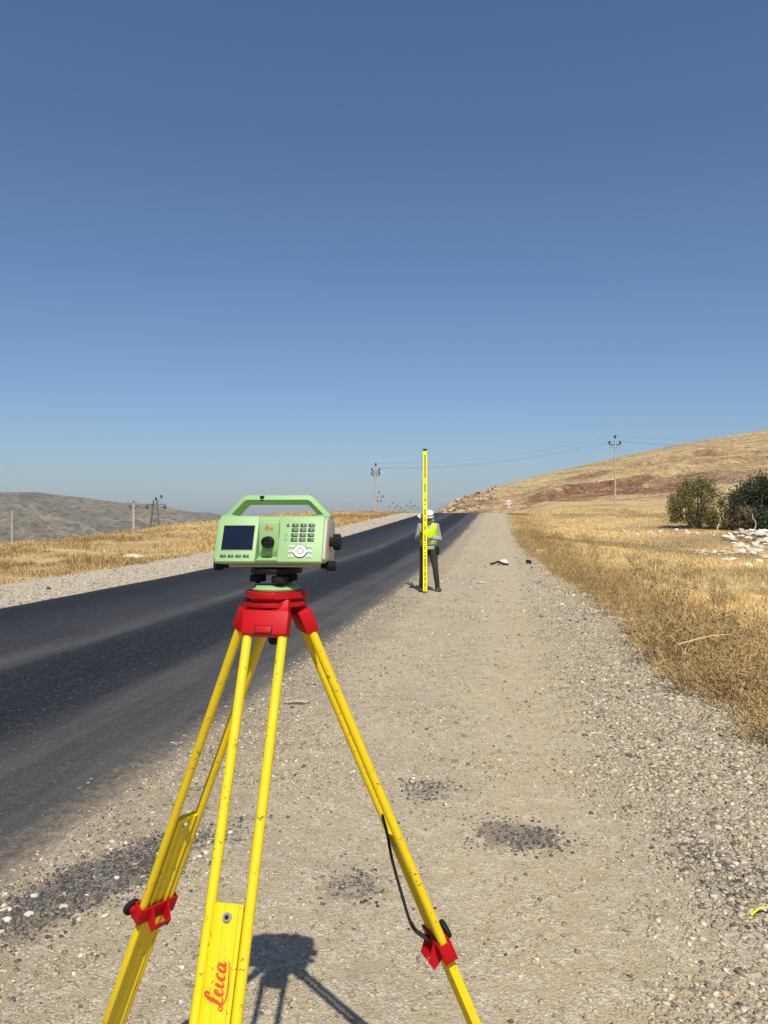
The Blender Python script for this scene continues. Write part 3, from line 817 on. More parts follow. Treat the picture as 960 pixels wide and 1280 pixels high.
# slanted panels
y0, z0, y1, z1 = -0.0785, 0.010, -0.0325, 0.1005
SLEN = math.hypot(y1 - y0, z1 - z0)
def panel(xa, xb):
    b = MB()
    b.prism([(y0 + 0.004, z0 - 0.006), (y0 - 0.001, z0 - 0.001), (y1, z1 + 0.001), (y1 + 0.012, z1 + 0.0025), (y1 + 0.012, z0 - 0.006)], xa, xb, TB, bev=0.0018)
    return b.build('panel', M['mint'], level, angle=50)
sd = Vector((0, y1 - y0, z1 - z0)).normalized(); nd = Vector((0, -sd.z, sd.y))
def PM(xa, width):
    o = Vector((xa, y0 - 0.001, z0 - 0.001 + BZ))
    return Matrix(((width, 0, 0, o.x), (0, sd.y * SLEN, nd.y, o.y), (0, sd.z * SLEN, nd.z, o.z), (0, 0, 0, 1)))
def plate(m, u0, u1, w0, w1, h0, h1, name, mat, parent, bev=0.0):
    p0 = m @ Vector(((u0 + u1) / 2, (w0 + w1) / 2, 0))
    wd = (m @ Vector((u1, 0, 0)) - m @ Vector((u0, 0, 0))).length; ht = (w1 - w0) * SLEN
    R = Matrix(((1, 0, 0, p0.x), (0, sd.y, nd.y, p0.y), (0, sd.z, nd.z, p0.z), (0, 0, 0, 1)))
    b = MB(); b.box((0, 0, (h0 + h1) / 2), (wd, ht, h1 - h0), R, bev=bev)
    return b.build(name, mat, parent)
pl = panel(-0.111, -0.027); mL = PM(-0.111, 0.084)
fr = plate(mL, 0.115, 0.925, 0.235, 0.825, -0.001, 0.0008, 'display_frame', M['mint'], pl, 0.0003)
plate(mL, 0.13, 0.91, 0.255, 0.805, 0.0009, 0.0014, 'display', M['screen'], pl)
for k in range(4): plate(mL, 0.13 + k * 0.19, 0.275 + k * 0.19, 0.09, 0.145, -0.0005, 0.002, 'function_key', M['key'], pl, 0.0006)
for k in range(4): plate(mL, 0.185 + k * 0.19, 0.22 + k * 0.19, 0.112, 0.124, 0.002, 0.0022, 'key_print', M['side_grey'], pl)
pr = panel(0.018, 0.111); mR = PM(0.018, 0.093)
for r_, w_ in enumerate((0.81, 0.705, 0.59, 0.485)):
    for c_, u_ in enumerate((0.35, 0.535, 0.72)):
        plate(mR, u_ - 0.073, u_ + 0.073, w_ - 0.037, w_ + 0.037, -0.0005, 0.002, 'key', M['key'], pr, 0.0007)
        if not (r_ == 3 and c_ == 2): plate(mR, u_ - 0.012, u_ + 0.012, w_ - 0.012, w_ + 0.012, 0.002, 0.0022, 'key_print', M['side_grey'], pr)
def disc(m, u, w, r, h0, h1, name, mat, parent, inner=None, n=28):
    p0 = m @ Vector((u, w, 0))
    b = MB()
    if inner is None: b.cyl(p0 + nd * h0, p0 + nd * h1, r, n=n)
    else:
        ring = []
        for q in range(n):
            a = 2 * PI * q / n
            e = Vector((math.cos(a), 0, 0)) + sd * math.sin(a)
            ring.append([b.bm.verts.new(p0 + e * rr + nd * hh) for rr, hh in ((inner, h0), (r, h0), (r, h1), (inner, h1))])
        for q in range(n):
            A = ring[q]; B = ring[(q + 1) % n]
            for z in range(4): b.bm.faces.new((A[z], A[(z + 1) % 4], B[(z + 1) % 4], B[z]))
    return b.build(name, mat, parent)
disc(mR, 0.185, 0.81, 0.0031, -0.0005, 0.0022, 'power_key', M['key'], pr)
for w_, s_ in ((0.585, 3), (0.49, 4)):
    disc(mR, 0.16, w_, 0.0030, -0.0003, 0.0004, 'symbol', M['key'], pr, 0.0021, n=s_)
disc(mR, 0.51, 0.225, 0.0148, -0.0005, 0.0012, 'key_ring', M['black'], pr)
disc(mR, 0.51, 0.225, 0.0134, 0.0010, 0.0024, 'arrow_keys', M['white'], pr, 0.0068)
disc(mR, 0.51, 0.225, 0.0054, 0.0010, 0.0026, 'enter_key', M['white'], pr)
for a_ in range(4):
    an = a_ * PI / 2
    plate(mR, 0.51 + 0.098 * math.cos(an) - 0.01, 0.51 + 0.098 * math.cos(an) + 0.01, 0.225 + 0.082 * math.sin(an) - 0.009, 0.225 + 0.082 * math.sin(an) + 0.009, 0.0024, 0.0027, 'arrow_print', M['letter_red'] if a_ == 3 else M['key'], pr)
for w_ in (0.335, 0.225, 0.115):
    for u_ in (0.31, 0.71):
        kk = plate(mR, u_ - 0.06, u_ + 0.06, w_ - 0.026, w_ + 0.026, -0.0005, 0.002, 'side_key', M['white'], pr, 0.0006)
        plate(mR, u_ - 0.02, u_ + 0.02, w_ - 0.007, w_ + 0.007, 0.002, 0.0022, 'key_print', M['key'], pr)
# panel screws
for m_, us in ((mL, (0.06, 0.93)), (mR, (0.07, 0.93))):
    for u_ in us:
        for w_ in (0.05, 0.945): disc(m_, u_, w_, 0.0016, -0.0005, 0.0005, 'panel_screw', M['side_grey'], pl if m_ is mL else pr, n=10)
# eyepiece in the recessed middle column
b = MB(); b.prism([(-0.0455, 0.018), (-0.049, 0.03), (-0.0462, 0.088), (-0.038, 0.094), (-0.033, 0.094), (-0.033, 0.018)], -0.0255, 0.0165, TB, bev=0.001)
eyecol = b.build('eyepiece_housing', M['mint'], level, angle=50)
ex, ez = -0.005, 0.048 + BZ
b = MB()
Rl = Matrix(((1, 0, 0, ex), (0, 0, -1, -0.048), (0, 1, 0, ez), (0, 0, 0, 1)))
b.lathe([(0.0120, -0.004), (0.0125, 0.004), (0.0115, 0.012), (0.0118, 0.020), (0.0085, 0.021), (0.0080, 0.017)], 28, Rl)
ep = b.build('eyepiece', M['rubber'], level)
b = MB(); b.cyl((ex, -0.048 - 0.0168, ez), (ex, -0.048 - 0.0174, ez), 0.0078, n=24); b.build('eyepiece_lens', M['lens'], ep)
sm = script_mesh('lettering', 0.018)
sm.transform(Matrix(((1, 0, 0, -0.004), (0, 0, -1, -0.0486), (0, 1, 0, 0.078 + BZ), (0, 0, 0, 1))))
link_mesh('lettering', sm, M['letter_red'], eyecol)
b = MB(); b.box((0.001, -0.0585, 0.0125 + BZ), (0.004, 0.0016, 0.003)); b.build('symbol', M['white'], level)
# handle
b = MB()
sect = [(0.0105, -0.010), (0.0105, 0.012), (0.0, 0.020), (-0.0095, 0.012), (-0.0100, 0.002), (0.001, -0.017)]
sect = [(-a_, b_) for a_, b_ in sect]
hp = [(-0.110, 0.030, 0.094 + BZ), (-0.099, 0.030, 0.106 + BZ), (-0.072, 0.030, 0.1335 + BZ), (-0.066, 0.030, 0.1365 + BZ), (0.066, 0.030, 0.1365 + BZ), (0.072, 0.030, 0.1335 + BZ), (0.099, 0.030, 0.106 + BZ), (0.110, 0.030, 0.094 + BZ)]
b.sweep(hp, sect, up=(0, 1, 0))
b.build('handle', M['mint'], level, angle=25)
b = MB(); b.prism([(-0.0385, 0.146 + BZ), (-0.0365, 0.1345 + BZ), (-0.0305, 0.1345 + BZ), (-0.0285, 0.146 + BZ)], 0.0135, 0.022, axis='y', bev=0.0006)
b.build('sighting_notch', M['black'], level)
for s in (-1, 1):
    b = MB(); b.box((s * 0.104, 0.026, 0.101 + BZ), (0.026, 0.056, 0.008), bev=0.002); b.build('handle_foot', M['mint'], level)
# focus knob and drive screws
def knob(p, axis_, r, ln, name, mat):
    b = MB(); p = Vector(p); ax_ = Vector(axis_)
    b.cyl(p, p + ax_ * ln * 0.35, r * 0.62, n=18)
    b.cyl(p + ax_ * ln * 0.35, p + ax_ * ln, r, n=18, bev=0.0015)
    for q in range(18):
        a = 2 * PI * q / 18
        u = Vector((0, math.cos(a), math.sin(a)))
        b.box(p + ax_ * ln * 0.68 + u * r, (ln * 0.5, 0.0016, 0.0016))
    return b.build(name, mat, level)
knob((0.1165, -0.004, 0.047 + BZ), (1, 0, 0), 0.0165, 0.024, 'focus_knob', M['rubber'])
knob((0.100, -0.014, 0.0085 + BZ - 0.012), (1, 0, 0), 0.0095, 0.032, 'drive_screw', M['rubber'])
knob((-0.100, -0.014, 0.0085 + BZ - 0.012), (-1, 0, 0), 0.0095, 0.030, 'drive_screw', M['rubber'])
b = MB(); b.box((0.1178, -0.036, 0.038 + BZ), (0.0012, 0.006, 0.012)); b.build('trigger', M['letter_red'], level)
b = MB(); b.cyl((0, 0.080, 0.05 + BZ), (0, 0.105, 0.05 + BZ), 0.027, n=28, bev=0.002); ob = b.build('objective', M['mint'], level)
b = MB(); b.cyl((0, 0.1052, 0.05 + BZ), (0, 0.1062, 0.05 + BZ), 0.022, n=28); b.build('objective_lens', M['lens'], ob)

# ------------------------------------------------------------------ levelling staff
SZ = hz(STAFF.x, STAFF.y)
staff = empty('levelling_staff', (STAFF.x, STAFF.y, SZ), 0, 'tall bright yellow levelling staff with black barcode held upright by the surveyor', 'levelling staff')
M['staff'] = paint('staff_yellow', (0.92, 0.80, 0.004), 0.45, var=0.03)
M['ink'] = paint('black_ink', (0.02, 0.02, 0.012), 0.6)
b = MB(); b.prism([(-0.044, -0.012), (-0.041, -0.015), (-0.03, -0.012), (0.03, -0.012), (0.041, -0.015), (0.044, -0.012), (0.044, 0.015), (-0.044, 0.015)], 0.03, 2.955, axis='z')
post = b.build('post', M['staff'], staff, angle=20)
b = MB()
z = 0.05; rr = random.Random(5)
while z < 2.93:
    h = rr.choice([0.008, 0.012, 0.02, 0.03, 0.045]); 
    if rr.random() < 0.78: b.box((0.0, -0.0125, z + h / 2), (0.025, 0.0006, h * 0.9))
    z += h
bc = b.build('barcode', M['ink'], post); tag(bc, kind='stuff')
b = MB(); b.box((0, 0, 2.978), (0.082, 0.034, 0.042), bev=0.006); b.build('top_cap', M['black'], staff)
b = MB(); b.box((0, 0, 0.016), (0.086, 0.034, 0.032), bev=0.003); b.build('foot_plate', M['black'], staff)
for zz in (1.0, 2.0):
    for s in (-1, 1):
        b = MB(); b.box((s * 0.0447, 0.0, zz), (0.003, 0.032, 0.05)); b.build('joint_clip', M['steel'], staff)
for s, zz in ((-1, 1.27), (1, 1.12)):
    b = MB()
    b.tube([(s * 0.030, 0.0145, zz - 0.065), (s * 0.034, 0.05, zz - 0.06), (s * 0.034, 0.055, zz), (s * 0.034, 0.05, zz + 0.06), (s * 0.030, 0.0145, zz + 0.065)], 0.010, n=10)
    b.build('grip', M['black'], staff)
# ------------------------------------------------------------------ gravel and stones
ICO = None
def _ico():
    bm = bmesh.new(); bmesh.ops.create_icosphere(bm, subdivisions=1, radius=1.0)
    v = np.array([x.co[:] for x in bm.verts]); f = np.array([[w.index for w in y.verts] for y in bm.faces]); bm.free(); return v, f
ICOV, ICOF = _ico()
CUBV = np.array([(-1, -1, -1), (1, -1, -1), (1, 1, -1), (-1, 1, -1), (-1, -1, 1), (1, -1, 1), (1, 1, 1), (-1, 1, 1)], float) * 0.68
CUBF = np.array([(0, 2, 1), (0, 3, 2), (4, 5, 6), (4, 6, 7), (0, 1, 5), (0, 5, 4), (1, 2, 6), (1, 6, 5), (2, 3, 7), (2, 7, 6), (3, 0, 4), (3, 4, 7)])
def rot_mats(n):
    q = rng.normal(size=(n, 4)); q /= np.linalg.norm(q, axis=1)[:, None]
    w, x, y, z = q.T
    return np.stack([np.stack([1 - 2 * (y * y + z * z), 2 * (x * y - z * w), 2 * (x * z + y * w)], -1),
                     np.stack([2 * (x * y + z * w), 1 - 2 * (x * x + z * z), 2 * (y * z - x * w)], -1),
                     np.stack([2 * (x * z - y * w), 2 * (y * z + x * w), 1 - 2 * (x * x + y * y)], -1)], 1)
def pebble_mesh(name, x, y, r, col, base, jit=0.22, flat=0.62, sink=0.35, z=None):
    n = len(x); bv, bf = base
    sc = np.stack([np.ones(n), rng.uniform(0.62, 1.0, n), rng.uniform(0.4, flat + 0.2, n)], 1)
    v = bv[None] * (1 + rng.uniform(-jit, jit, (n, len(bv), 1))) + rng.normal(0, jit * 0.35, (n, len(bv), 3))
    v = v * sc[:, None, :] * r[:, None, None]
    # a lying stone: turn freely about the vertical, tilt a little
    a = rng.uniform(0, 2 * PI, n); tx = rng.normal(0, 0.35, n); ty = rng.normal(0, 0.35, n)
    ca, sa = np.cos(a), np.sin(a)
    vx = v[..., 0] * ca[:, None] - v[..., 1] * sa[:, None]; vy = v[..., 0] * sa[:, None] + v[..., 1] * ca[:, None]; vz = v[..., 2] + vx * tx[:, None] * 0.6 + vy * ty[:, None] * 0.6
    zz = hgt(x, y) if z is None else z
    out = np.stack([vx + x[:, None], vy + y[:, None], vz + (zz + r * (0.55 - sink) * 0.8)[:, None]], -1).reshape(-1, 3)
    f = (bf[None] + (np.arange(n) * len(bv))[:, None, None]).reshape(-1, 3)
    me = np_mesh(name, out, tris=f)
    add_attr(me, 'col', np.repeat(col, len(bv), axis=0))
    return me
M['pebble'] = attr_mat('loose_gravel', 0.9, 0.003, nscale=160, spec=0.15)
M['stone'] = attr_mat('limestone', 0.9, 0.01, nscale=45, spec=0.12)
def stone_cols(n, dark, pale=0.0):
    pal = np.array([(0.40, 0.342, 0.238), (0.34, 0.292, 0.208), (0.465, 0.405, 0.29), (0.56, 0.505, 0.385), (0.245, 0.21, 0.153), (0.365, 0.287, 0.185), (0.30, 0.272, 0.22)])
    w = np.array([.26, .22, .2, .05 + pale, .11, .1, .06]); w /= w.sum()
    c = pal[rng.choice(len(pal), n, p=w)] * rng.uniform(0.82, 1.16, (n, 1))
    dk = rng.uniform(0, 1, n) < dark
    c[dk] = np.array((0.11, 0.1, 0.088)) * rng.uniform(0.6, 1.7, (dk.sum(), 1))
    return c
def scatter(n, ymin, ymax, emin, emax, rmin, rmax, pw=1.6, ypow=1.0, seed=0):
    """stones over the shoulder: nearer rows denser; sizes follow a power law"""
    t = rng.uniform(0, 1, n) ** ypow
    y = ymin * (ymax / ymin) ** t
    e = rng.uniform(emin, emax, n)
    x = e + SKEW * y
    r = rmin * (1 - rng.uniform(0, 1, n) * (1 - (rmin / rmax) ** pw)) ** (-1 / pw)
    return x, y, e, r
# how coarse the shoulder is at a lateral position: fine in the wheel track, coarse in the outer windrow
def coarse(x, y, e):
    c = 0.45 + 0.55 * sstep(0.45, 1.0, e + (fbm(x * 1.5, y * 0.7, 3, 90) - 0.5) * 0.8) - 0.16 * (sstep(-0.5, -0.1, e) * (1 - sstep(0.3, 0.7, e)))
    c = c * (0.45 + 1.1 * sstep(0.3, 0.7, fbm(x * 2.3, y * 1.6, 4, 95)))
    return c + 0.3 * (1 - sstep(-1.9, -1.2, e))
def gravel(name, n, ymin, ymax, emin, emax, rmin, rmax, base, pw, edge=True, pale=0.0):
    x, y, e, r = scatter(n, ymin, ymax, emin, emax, rmin, rmax, pw)
    keep = np.abs(x) < 0.62 * y + 0.8
    if edge:
        c = coarse(x, y, e)
        keep &= rng.uniform(0, 1, n) < c * 1.25
        keep &= (e < edge_r(y) + 0.35)
        keep &= rng.uniform(0, 1, n) < 0.03 + 0.97 * sstep(-2.75, -1.95, e)
        r = r * np.clip(0.75 + 0.4 * sstep(0.4, 1.1, e), 0.7, 1.15)
    x, y, e, r = x[keep], y[keep], e[keep], r[keep]
    pwv = patch_w(x, y)
    col = stone_cols(len(x), pwv * 0.85 + 0.04, pale)
    if edge:
        tr = (sstep(-0.4, 0, e) * (1 - sstep(0.3, 0.8, e)))[:, None]
        col = col * (1 + tr * np.array([0.06, -0.02, -0.08]))
    r = np.where(pwv > 0.4, np.minimum(r, 0.012), r)
    o = link_mesh(name, pebble_mesh(name, x, y, r, col, base), M['pebble'])
    tag(o, 'loose gravel and grit scattered over the road shoulder', 'gravel', kind='stuff')
    return o, len(x)
g_a = gravel('gravel', 90000, 1.9, 5.6, -3.0, 2.5, 0.0032, 0.018, (CUBV, CUBF), 1.6)
g_b = gravel('gravel', 60000, 4.6, 14, -2.9, 2.2, 0.006, 0.026, (CUBV, CUBF), 1.7)
g_c = gravel('gravel', 15000, 12, 85, -2.3, 2.0, 0.012, 0.05, (CUBV, CUBF), 1.9)
g_d = gravel('gravel', 9000, 9, 85, -12.0, -8.7, 0.014, 0.05, (CUBV, CUBF), 2.0, edge=False, pale=0.1)
g_e = gravel('gravel', 11000, 2.2, 18, 0.45, 2.1, 0.008, 0.020, (CUBV, CUBF), 1.8, pale=0.10)      # coarse outer windrow
def dark_crumbs():
    xs = []; ys = []
    for cx, cy, rx, ry_, r, a in PATCHES:
        n = int(8000 * rx * ry_ * a * 4)
        u = rng.normal(0, 0.56, n); v = rng.normal(0, 0.56, n)
        kp = rng.uniform(0, 1, n) < 0.25 + 0.9 * sstep(0.38, 0.58, fbm(cx * 9 + u * 2.2, cy * 9 + v * 2.2, 3, 171)); u, v = u[kp], v[kp]
        c, s = math.cos(r), math.sin(r)
        xs.append(cx + u * rx * c - v * ry_ * s); ys.append(cy + u * rx * s + v * ry_ * c)
    # crumbs broken off the edge of the asphalt
    n = 2600; y = rng.uniform(2.4, 16, n); e = ROAD_R + np.abs(rng.normal(0, 0.22, n)) - 0.1
    xs.append(e + SKEW * y); ys.append(y)
    x = np.concatenate(xs); y = np.concatenate(ys)
    r = 0.0028 + 0.009 * rng.uniform(0, 1, len(x)) ** 2.2
    col = np.array((0.085, 0.08, 0.072)) * rng.uniform(0.6, 2.6, (len(x), 1))
    o = link_mesh('bitumen_crumbs', pebble_mesh('bitumen_crumbs', x, y, r, col, (CUBV, CUBF)), M['pebble'])
    tag(o, 'dark bitumen crumbs spilled in patches on the gravel', 'crumbs', kind='stuff')
dark_crumbs()

def stone_obj(name, x, y, r, col, label, group=None, cat='stone', flat=0.62, sink=0.35, stretch=1.0, rz=None, z=None):
    bm = bmesh.new(); bmesh.ops.create_icosphere(bm, subdivisions=2, radius=1.0)
    R = random.Random(int(x * 1000) * 31 + int(y * 997))
    ax = [Vector((R.gauss(0, 1), R.gauss(0, 1), R.gauss(0, 1))).normalized() for _ in range(13)]
    cut = [R.uniform(0.52, 0.82) for _ in ax]
    for v in bm.verts:
        for a, c in zip(ax, cut):                                # chip flat facets off
            d = v.co.dot(a)
            if d > c: v.co -= a * (d - c) * 0.9
        v.co.x *= stretch; v.co.y *= R.uniform(0.97, 1.03); v.co.z *= flat
        v.co *= r
    for f in bm.faces: f.smooth = False
    me = bpy.data.meshes.new(name); bm.to_mesh(me); bm.free()
    add_attr(me, 'col', np.tile(np.array(col), (len(me.vertices), 1)) * np.random.default_rng(int(abs(x) * 100)).uniform(0.93, 1.07, (len(me.vertices), 1)))
    o = link_mesh(name, me, M['stone'])
    o.location = (x, y, (hz(x, y) if z is None else z) + r * flat * (1 - sink * 2) * 0.8)
    o.rotation_euler = (R.uniform(-.15, .15), R.uniform(-.15, .15), R.uniform(0, 6.28) if rz is None else rz)
    return tag(o, label, cat, group)
TAN = (0.42, 0.35, 0.25); PALE = (0.50, 0.43, 0.32); GREY = (0.31, 0.265, 0.205); WHT = (0.58, 0.52, 0.42)
# stones that stand out on the shoulder (world metres)
stone_obj('stone', -0.75, 6.75, 0.085, (0.42, 0.355, 0.265), 'wide flat pale stone on the gravel between the asphalt and the right tripod leg', flat=0.3, sink=0.3, stretch=1.5, rz=0.1)
def ring_stones():
    R = random.Random(3)
    spots = []
    for k in range(44):                                           # pale stones among the dark crumbs beside the asphalt
        y = R.uniform(2.75, 4.3); e = R.uniform(-2.05, -1.35)
        spots.append((e + SKEW * y, y, R.uniform(0.010, 0.021), R.choice([PALE, TAN, PALE, WHT]), 'pale stone on the dark bitumen crumbs beside the asphalt edge', 'pale stones along the asphalt edge'))
    for k in range(22):                                           # worn stones of the wheel track
        y = R.uniform(2.6, 4.4); x = R.uniform(0.2, 1.4)
        spots.append((x, y, R.uniform(0.010, 0.020), R.choice([GREY, TAN, GREY, (0.4, 0.33, 0.24)]), 'small rounded stone on the pinkish wheel track in the gravel', 'stones on the wheel track'))
    for k in range(30):
        y = R.uniform(3.0, 9); e = R.uniform(0.9, 1.9)
        spots.append((e + SKEW * y, y, R.uniform(0.012, 0.023), R.choice([PALE, TAN, WHT, PALE]), 'chunky pale stone in the coarse gravel next to the dry weeds', 'coarse stones beside the weeds'))
    for x, y, r, c, lb, g in spots:
        stone_obj('stone', x, y, r, c, lb, g, flat=R.uniform(0.45, 0.7), stretch=R.uniform(1.0, 1.4))
ring_stones()
stone_obj('stone', 2.33, 18.7, 0.10, (0.42, 0.39, 0.33), 'long pale grey stone alone on the shoulder to the right of the surveyor', flat=0.45, stretch=1.7, rz=0.1, sink=0.2)
stone_obj('stone', 2.02, 19.0, 0.04, WHT, 'tiny white stone next to the long pale grey stone', flat=0.6)
stone_obj('stone', 3.84, 25.2, 0.17, (0.66, 0.59, 0.48), 'tilted white slab leaning on dark torn rubber on the shoulder', flat=0.75, stretch=1.3, rz=-0.5, sink=0.1)
b = MB()
pth = spline([(3.38, 25.0, 0.03), (3.52, 24.98, 0.06), (3.64, 24.95, 0.11), (3.78, 24.97, 0.05), (3.96, 24.95, 0.02)], 5)
b.tube([Vector((p[0], p[1], p[2] + hz(p[0], p[1]))) for p in pth], [(0.05 + 0.035 * math.sin(i * 1.7), 0.03) for i in range(len(pth))], n=8)
rb = b.build('torn_rubber', M['rubber'], None, smooth=False); tag(rb, 'strip of torn black rubber lying under the tilted white slab', 'debris')
stone_obj('stone', 4.66, 25.3, 0.115, (0.022, 0.02, 0.018), 'black lump of bitumen on the shoulder edge near the weeds', flat=0.85, sink=0.1)
stone_obj('stone', 0.66, 18.1, 0.06, (0.74, 0.72, 0.68), 'white upright stone behind the legs of the surveyor', flat=1.25, sink=0.1)
stone_obj('stone', -8.95, 28.0, 0.30, (0.56, 0.48, 0.37), 'big white boulder at the edge of the grass across the road', cat='rock', flat=0.5, stretch=1.5, rz=0.2)
stone_obj('stone', -7.35, 17.2, 0.07, (0.06, 0.055, 0.05), 'dark stone alone on the pale shoulder across the road', flat=0.8)

# white limestone dumped by the bushes
def rock_pile():
    R = random.Random(8)
    for k in range(270):
        if k < 210:
            y = R.gauss(44.0, 4.0); x = 21.6 + (y - 44) * 0.45 + R.gauss(0, 1.15); r = R.uniform(0.08, 0.27)
            g = 'white limestone rocks heaped in front of the dark green bush'; lb = 'rough white limestone rock in the heap in front of the dark green bush'
        elif k < 250:
            y = R.gauss(33.5, 2.6); x = 14.4 + (y - 33.5) * 0.25 + R.gauss(0, 0.8); r = R.uniform(0.07, 0.2)
            g = 'pale rocks in the straw grass'; lb = 'pale flat rock of the small patch in the straw grass'
        else:
            x = R.gauss(18.5, 2.2); y = 51.5 + R.gauss(0, 2.4); r = R.uniform(0.09, 0.2)
            g = 'pale rocks at the foot of the olive bush'; lb = 'pale rock on the bare strip at the foot of the bushes'
        zz = hz(x, y) + (0.4 * math.exp(-((x - 21.6) / 2.2) ** 2 - ((y - 44.0) / 2.6) ** 2) if k < 210 else 0)
        stone_obj('rock', x, y, r, R.choice([(0.66, 0.60, 0.50), (0.58, 0.5, 0.39), (0.70, 0.65, 0.56), (0.48, 0.4, 0.3)]), lb, g, 'rock', flat=R.uniform(0.5, 0.8), stretch=R.uniform(1, 1.5), sink=0.28, z=zz)
    stone_obj('rock', 11.1, 23.9, 0.17, (0.76, 0.68, 0.55), 'rounded cream boulder alone in the brown earth beside the straw grass', cat='rock', flat=0.75)
rock_pile()

# rocks strewn over the hillside, too small to pick apart
def hill_rocks():
    X, Y, Z, U, V = HILLG
    ny, nx = X.shape
    n = 15000
    j = rng.integers(130, nx - 2, n); i = rng.integers(2, int(ny * 0.78), n)
    # strata: rocks sit in bands
    band = fbm(X[i, j] * 0.03, Z[i, j] * 0.9, 3, 99)
    keep = rng.uniform(0, 1, n) < sstep(0.4, 0.66, band)
    i, j = i[keep], j[keep]
    x = X[i, j] + rng.uniform(-.5, .5, len(i)); y = Y[i, j] + rng.uniform(-.5, .5, len(i)); z = Z[i, j]
    r = 0.10 * (1 - rng.uniform(0, 1, len(i)) * 0.9) ** (-0.42)
    col = np.array((0.56, 0.46, 0.33)) * rng.uniform(0.7, 1.2, (len(i), 1))
    # darker boulders of the outcrop where the hill comes down to the road
    m2 = 420
    j2 = rng.integers(6, 150, m2); i2 = (rng.uniform(0.1, 0.84, m2) * ny * 0.95).astype(int)
    i2[:150] = rng.integers(int(ny * 0.74), int(ny * 0.82), 150)
    x = np.concatenate([x, X[i2, j2]]); y = np.concatenate([y, Y[i2, j2]]); z = np.concatenate([z, Z[i2, j2]])
    r = np.concatenate([r, rng.uniform(0.12, 0.6, m2)])
    dk = np.array([(0.16, 0.11, 0.07), (0.3, 0.2, 0.13), (0.45, 0.33, 0.22), (0.55, 0.45, 0.33)])[rng.integers(0, 4, m2)] * rng.uniform(0.7, 1.2, (m2, 1))
    col = np.vstack([col, dk])
    o = link_mesh('hillside_rocks', pebble_mesh('hillside_rocks', x, y, r, col, (CUBV, CUBF), z=z), M['stone'])
    tag(o, 'pale rocks strewn in bands over the dry hillside', 'rocks', kind='stuff')
hill_rocks()

# ------------------------------------------------------------------ dry grass
def blades(name, x, y, h, w, col, lean=0.35, tipcol=1.15, label='', z=None):
    n = len(x)
    zz = (hgt(x, y) if z is None else z) - 0.01
    a = rng.uniform(0, 2 * PI, n); la = rng.uniform(0, 2 * PI, n); lm = np.abs(rng.normal(0, lean, n)) * h
    dx, dy = np.cos(a) * w / 2, np.sin(a) * w / 2
    lx, ly = np.cos(la) * lm, np.sin(la) * lm
    v = np.zeros((n, 5, 3))
    v[:, 0] = np.stack([x - dx, y - dy, zz], 1); v[:, 1] = np.stack([x + dx, y + dy, zz], 1)
    v[:, 2] = np.stack([x - dx * .75 + lx * .35, y - dy * .75 + ly * .35, zz + h * .55], 1)
    v[:, 3] = np.stack([x + dx * .75 + lx * .35, y + dy * .75 + ly * .35, zz + h * .55], 1)
    v[:, 4] = np.stack([x + lx, y + ly, zz + h * np.clip(1 - 0.3 * lm / np.maximum(h, .01), .5, 1)], 1)
    k = np.arange(n) * 5
    t = np.concatenate([np.stack([k, k + 1, k + 3], 1), np.stack([k, k + 3, k + 2], 1), np.stack([k + 2, k + 3, k + 4], 1)])
    me = np_mesh(name, v.reshape(-1, 3), tris=t)
    add_attr(me, 'col', np.repeat(col, 5, axis=0))
    o = link_mesh(name, me, M['grass'])
    return tag(o, label, 'grass', kind='stuff')
M['grass'] = attr_mat('dry_grass', 0.8, 0, 0.4, nscale=30, spec=0.15)
STRAW = np.array((0.80, 0.615, 0.30)); BROWN = np.array((0.40, 0.265, 0.12)); GOLD = np.array((0.62, 0.44, 0.185)); OLIVE = np.array((0.42, 0.31, 0.13))
def right_grass():
    n = 310000
    y = 4.6 * (92 / 4.6) ** (rng.uniform(0, 1, n) ** 0.85)
    e = edge_r(y) - 0.25 + (0.62 * y + 3 - SKEW * y) * rng.uniform(0, 1, n)
    x = e + SKEW * y
    d = e - edge_r(y)                                              # distance into the vegetation
    cl = fbm(x * 0.8, y * 0.8, 3, 121); big = fbm(x * 0.16, y * 0.16, 3, 123)
    p = sstep(-0.3, 1.0, d + (cl - 0.5) * 1.9)
    p = p * (0.25 + 0.75 * sstep(0.3, 0.55, cl)) * (1 - 0.93 * bare(x, y))
    keep = (rng.uniform(0, 1, n) < p) & (x < 0.6 * y + 2.5)
    x, y, d, cl, big = x[keep], y[keep], d[keep], cl[keep], big[keep]
    n = len(x)
    verge = 1 - sstep(1.0, 2.6 + 0.03 * y, d + (cl - .5) * 1.5)        # brown weeds by the road, straw beyond
    h = rng.uniform(0.05, 0.19, n) * (0.6 + 0.8 * cl) * (1 + verge * 0.15) * (0.35 + 0.65 * sstep(-0.2, 0.9, d))
    w = np.clip(0.0016 * y ** 0.75 * rng.uniform(0.7, 1.4, n), 0.004, 0.06)
    base = STRAW[None] * (1 - verge[:, None]) + (GOLD * 0.65 + OLIVE * 0.35)[None] * verge[:, None]
    mixb = (rng.uniform(0, 1, n) < 0.10 + 0.35 * verge)[:, None]
    col = np.where(mixb, BROWN[None], base) * rng.uniform(0.72, 1.22, (n, 1)) * (0.62 + 0.58 * sstep(0.32, 0.62, big))[:, None]
    blades('dry_grass', x, y, h, w, col, 0.6, label='straw coloured dry grass covering the field beside the gravel')
    return n
n_rg = right_grass()
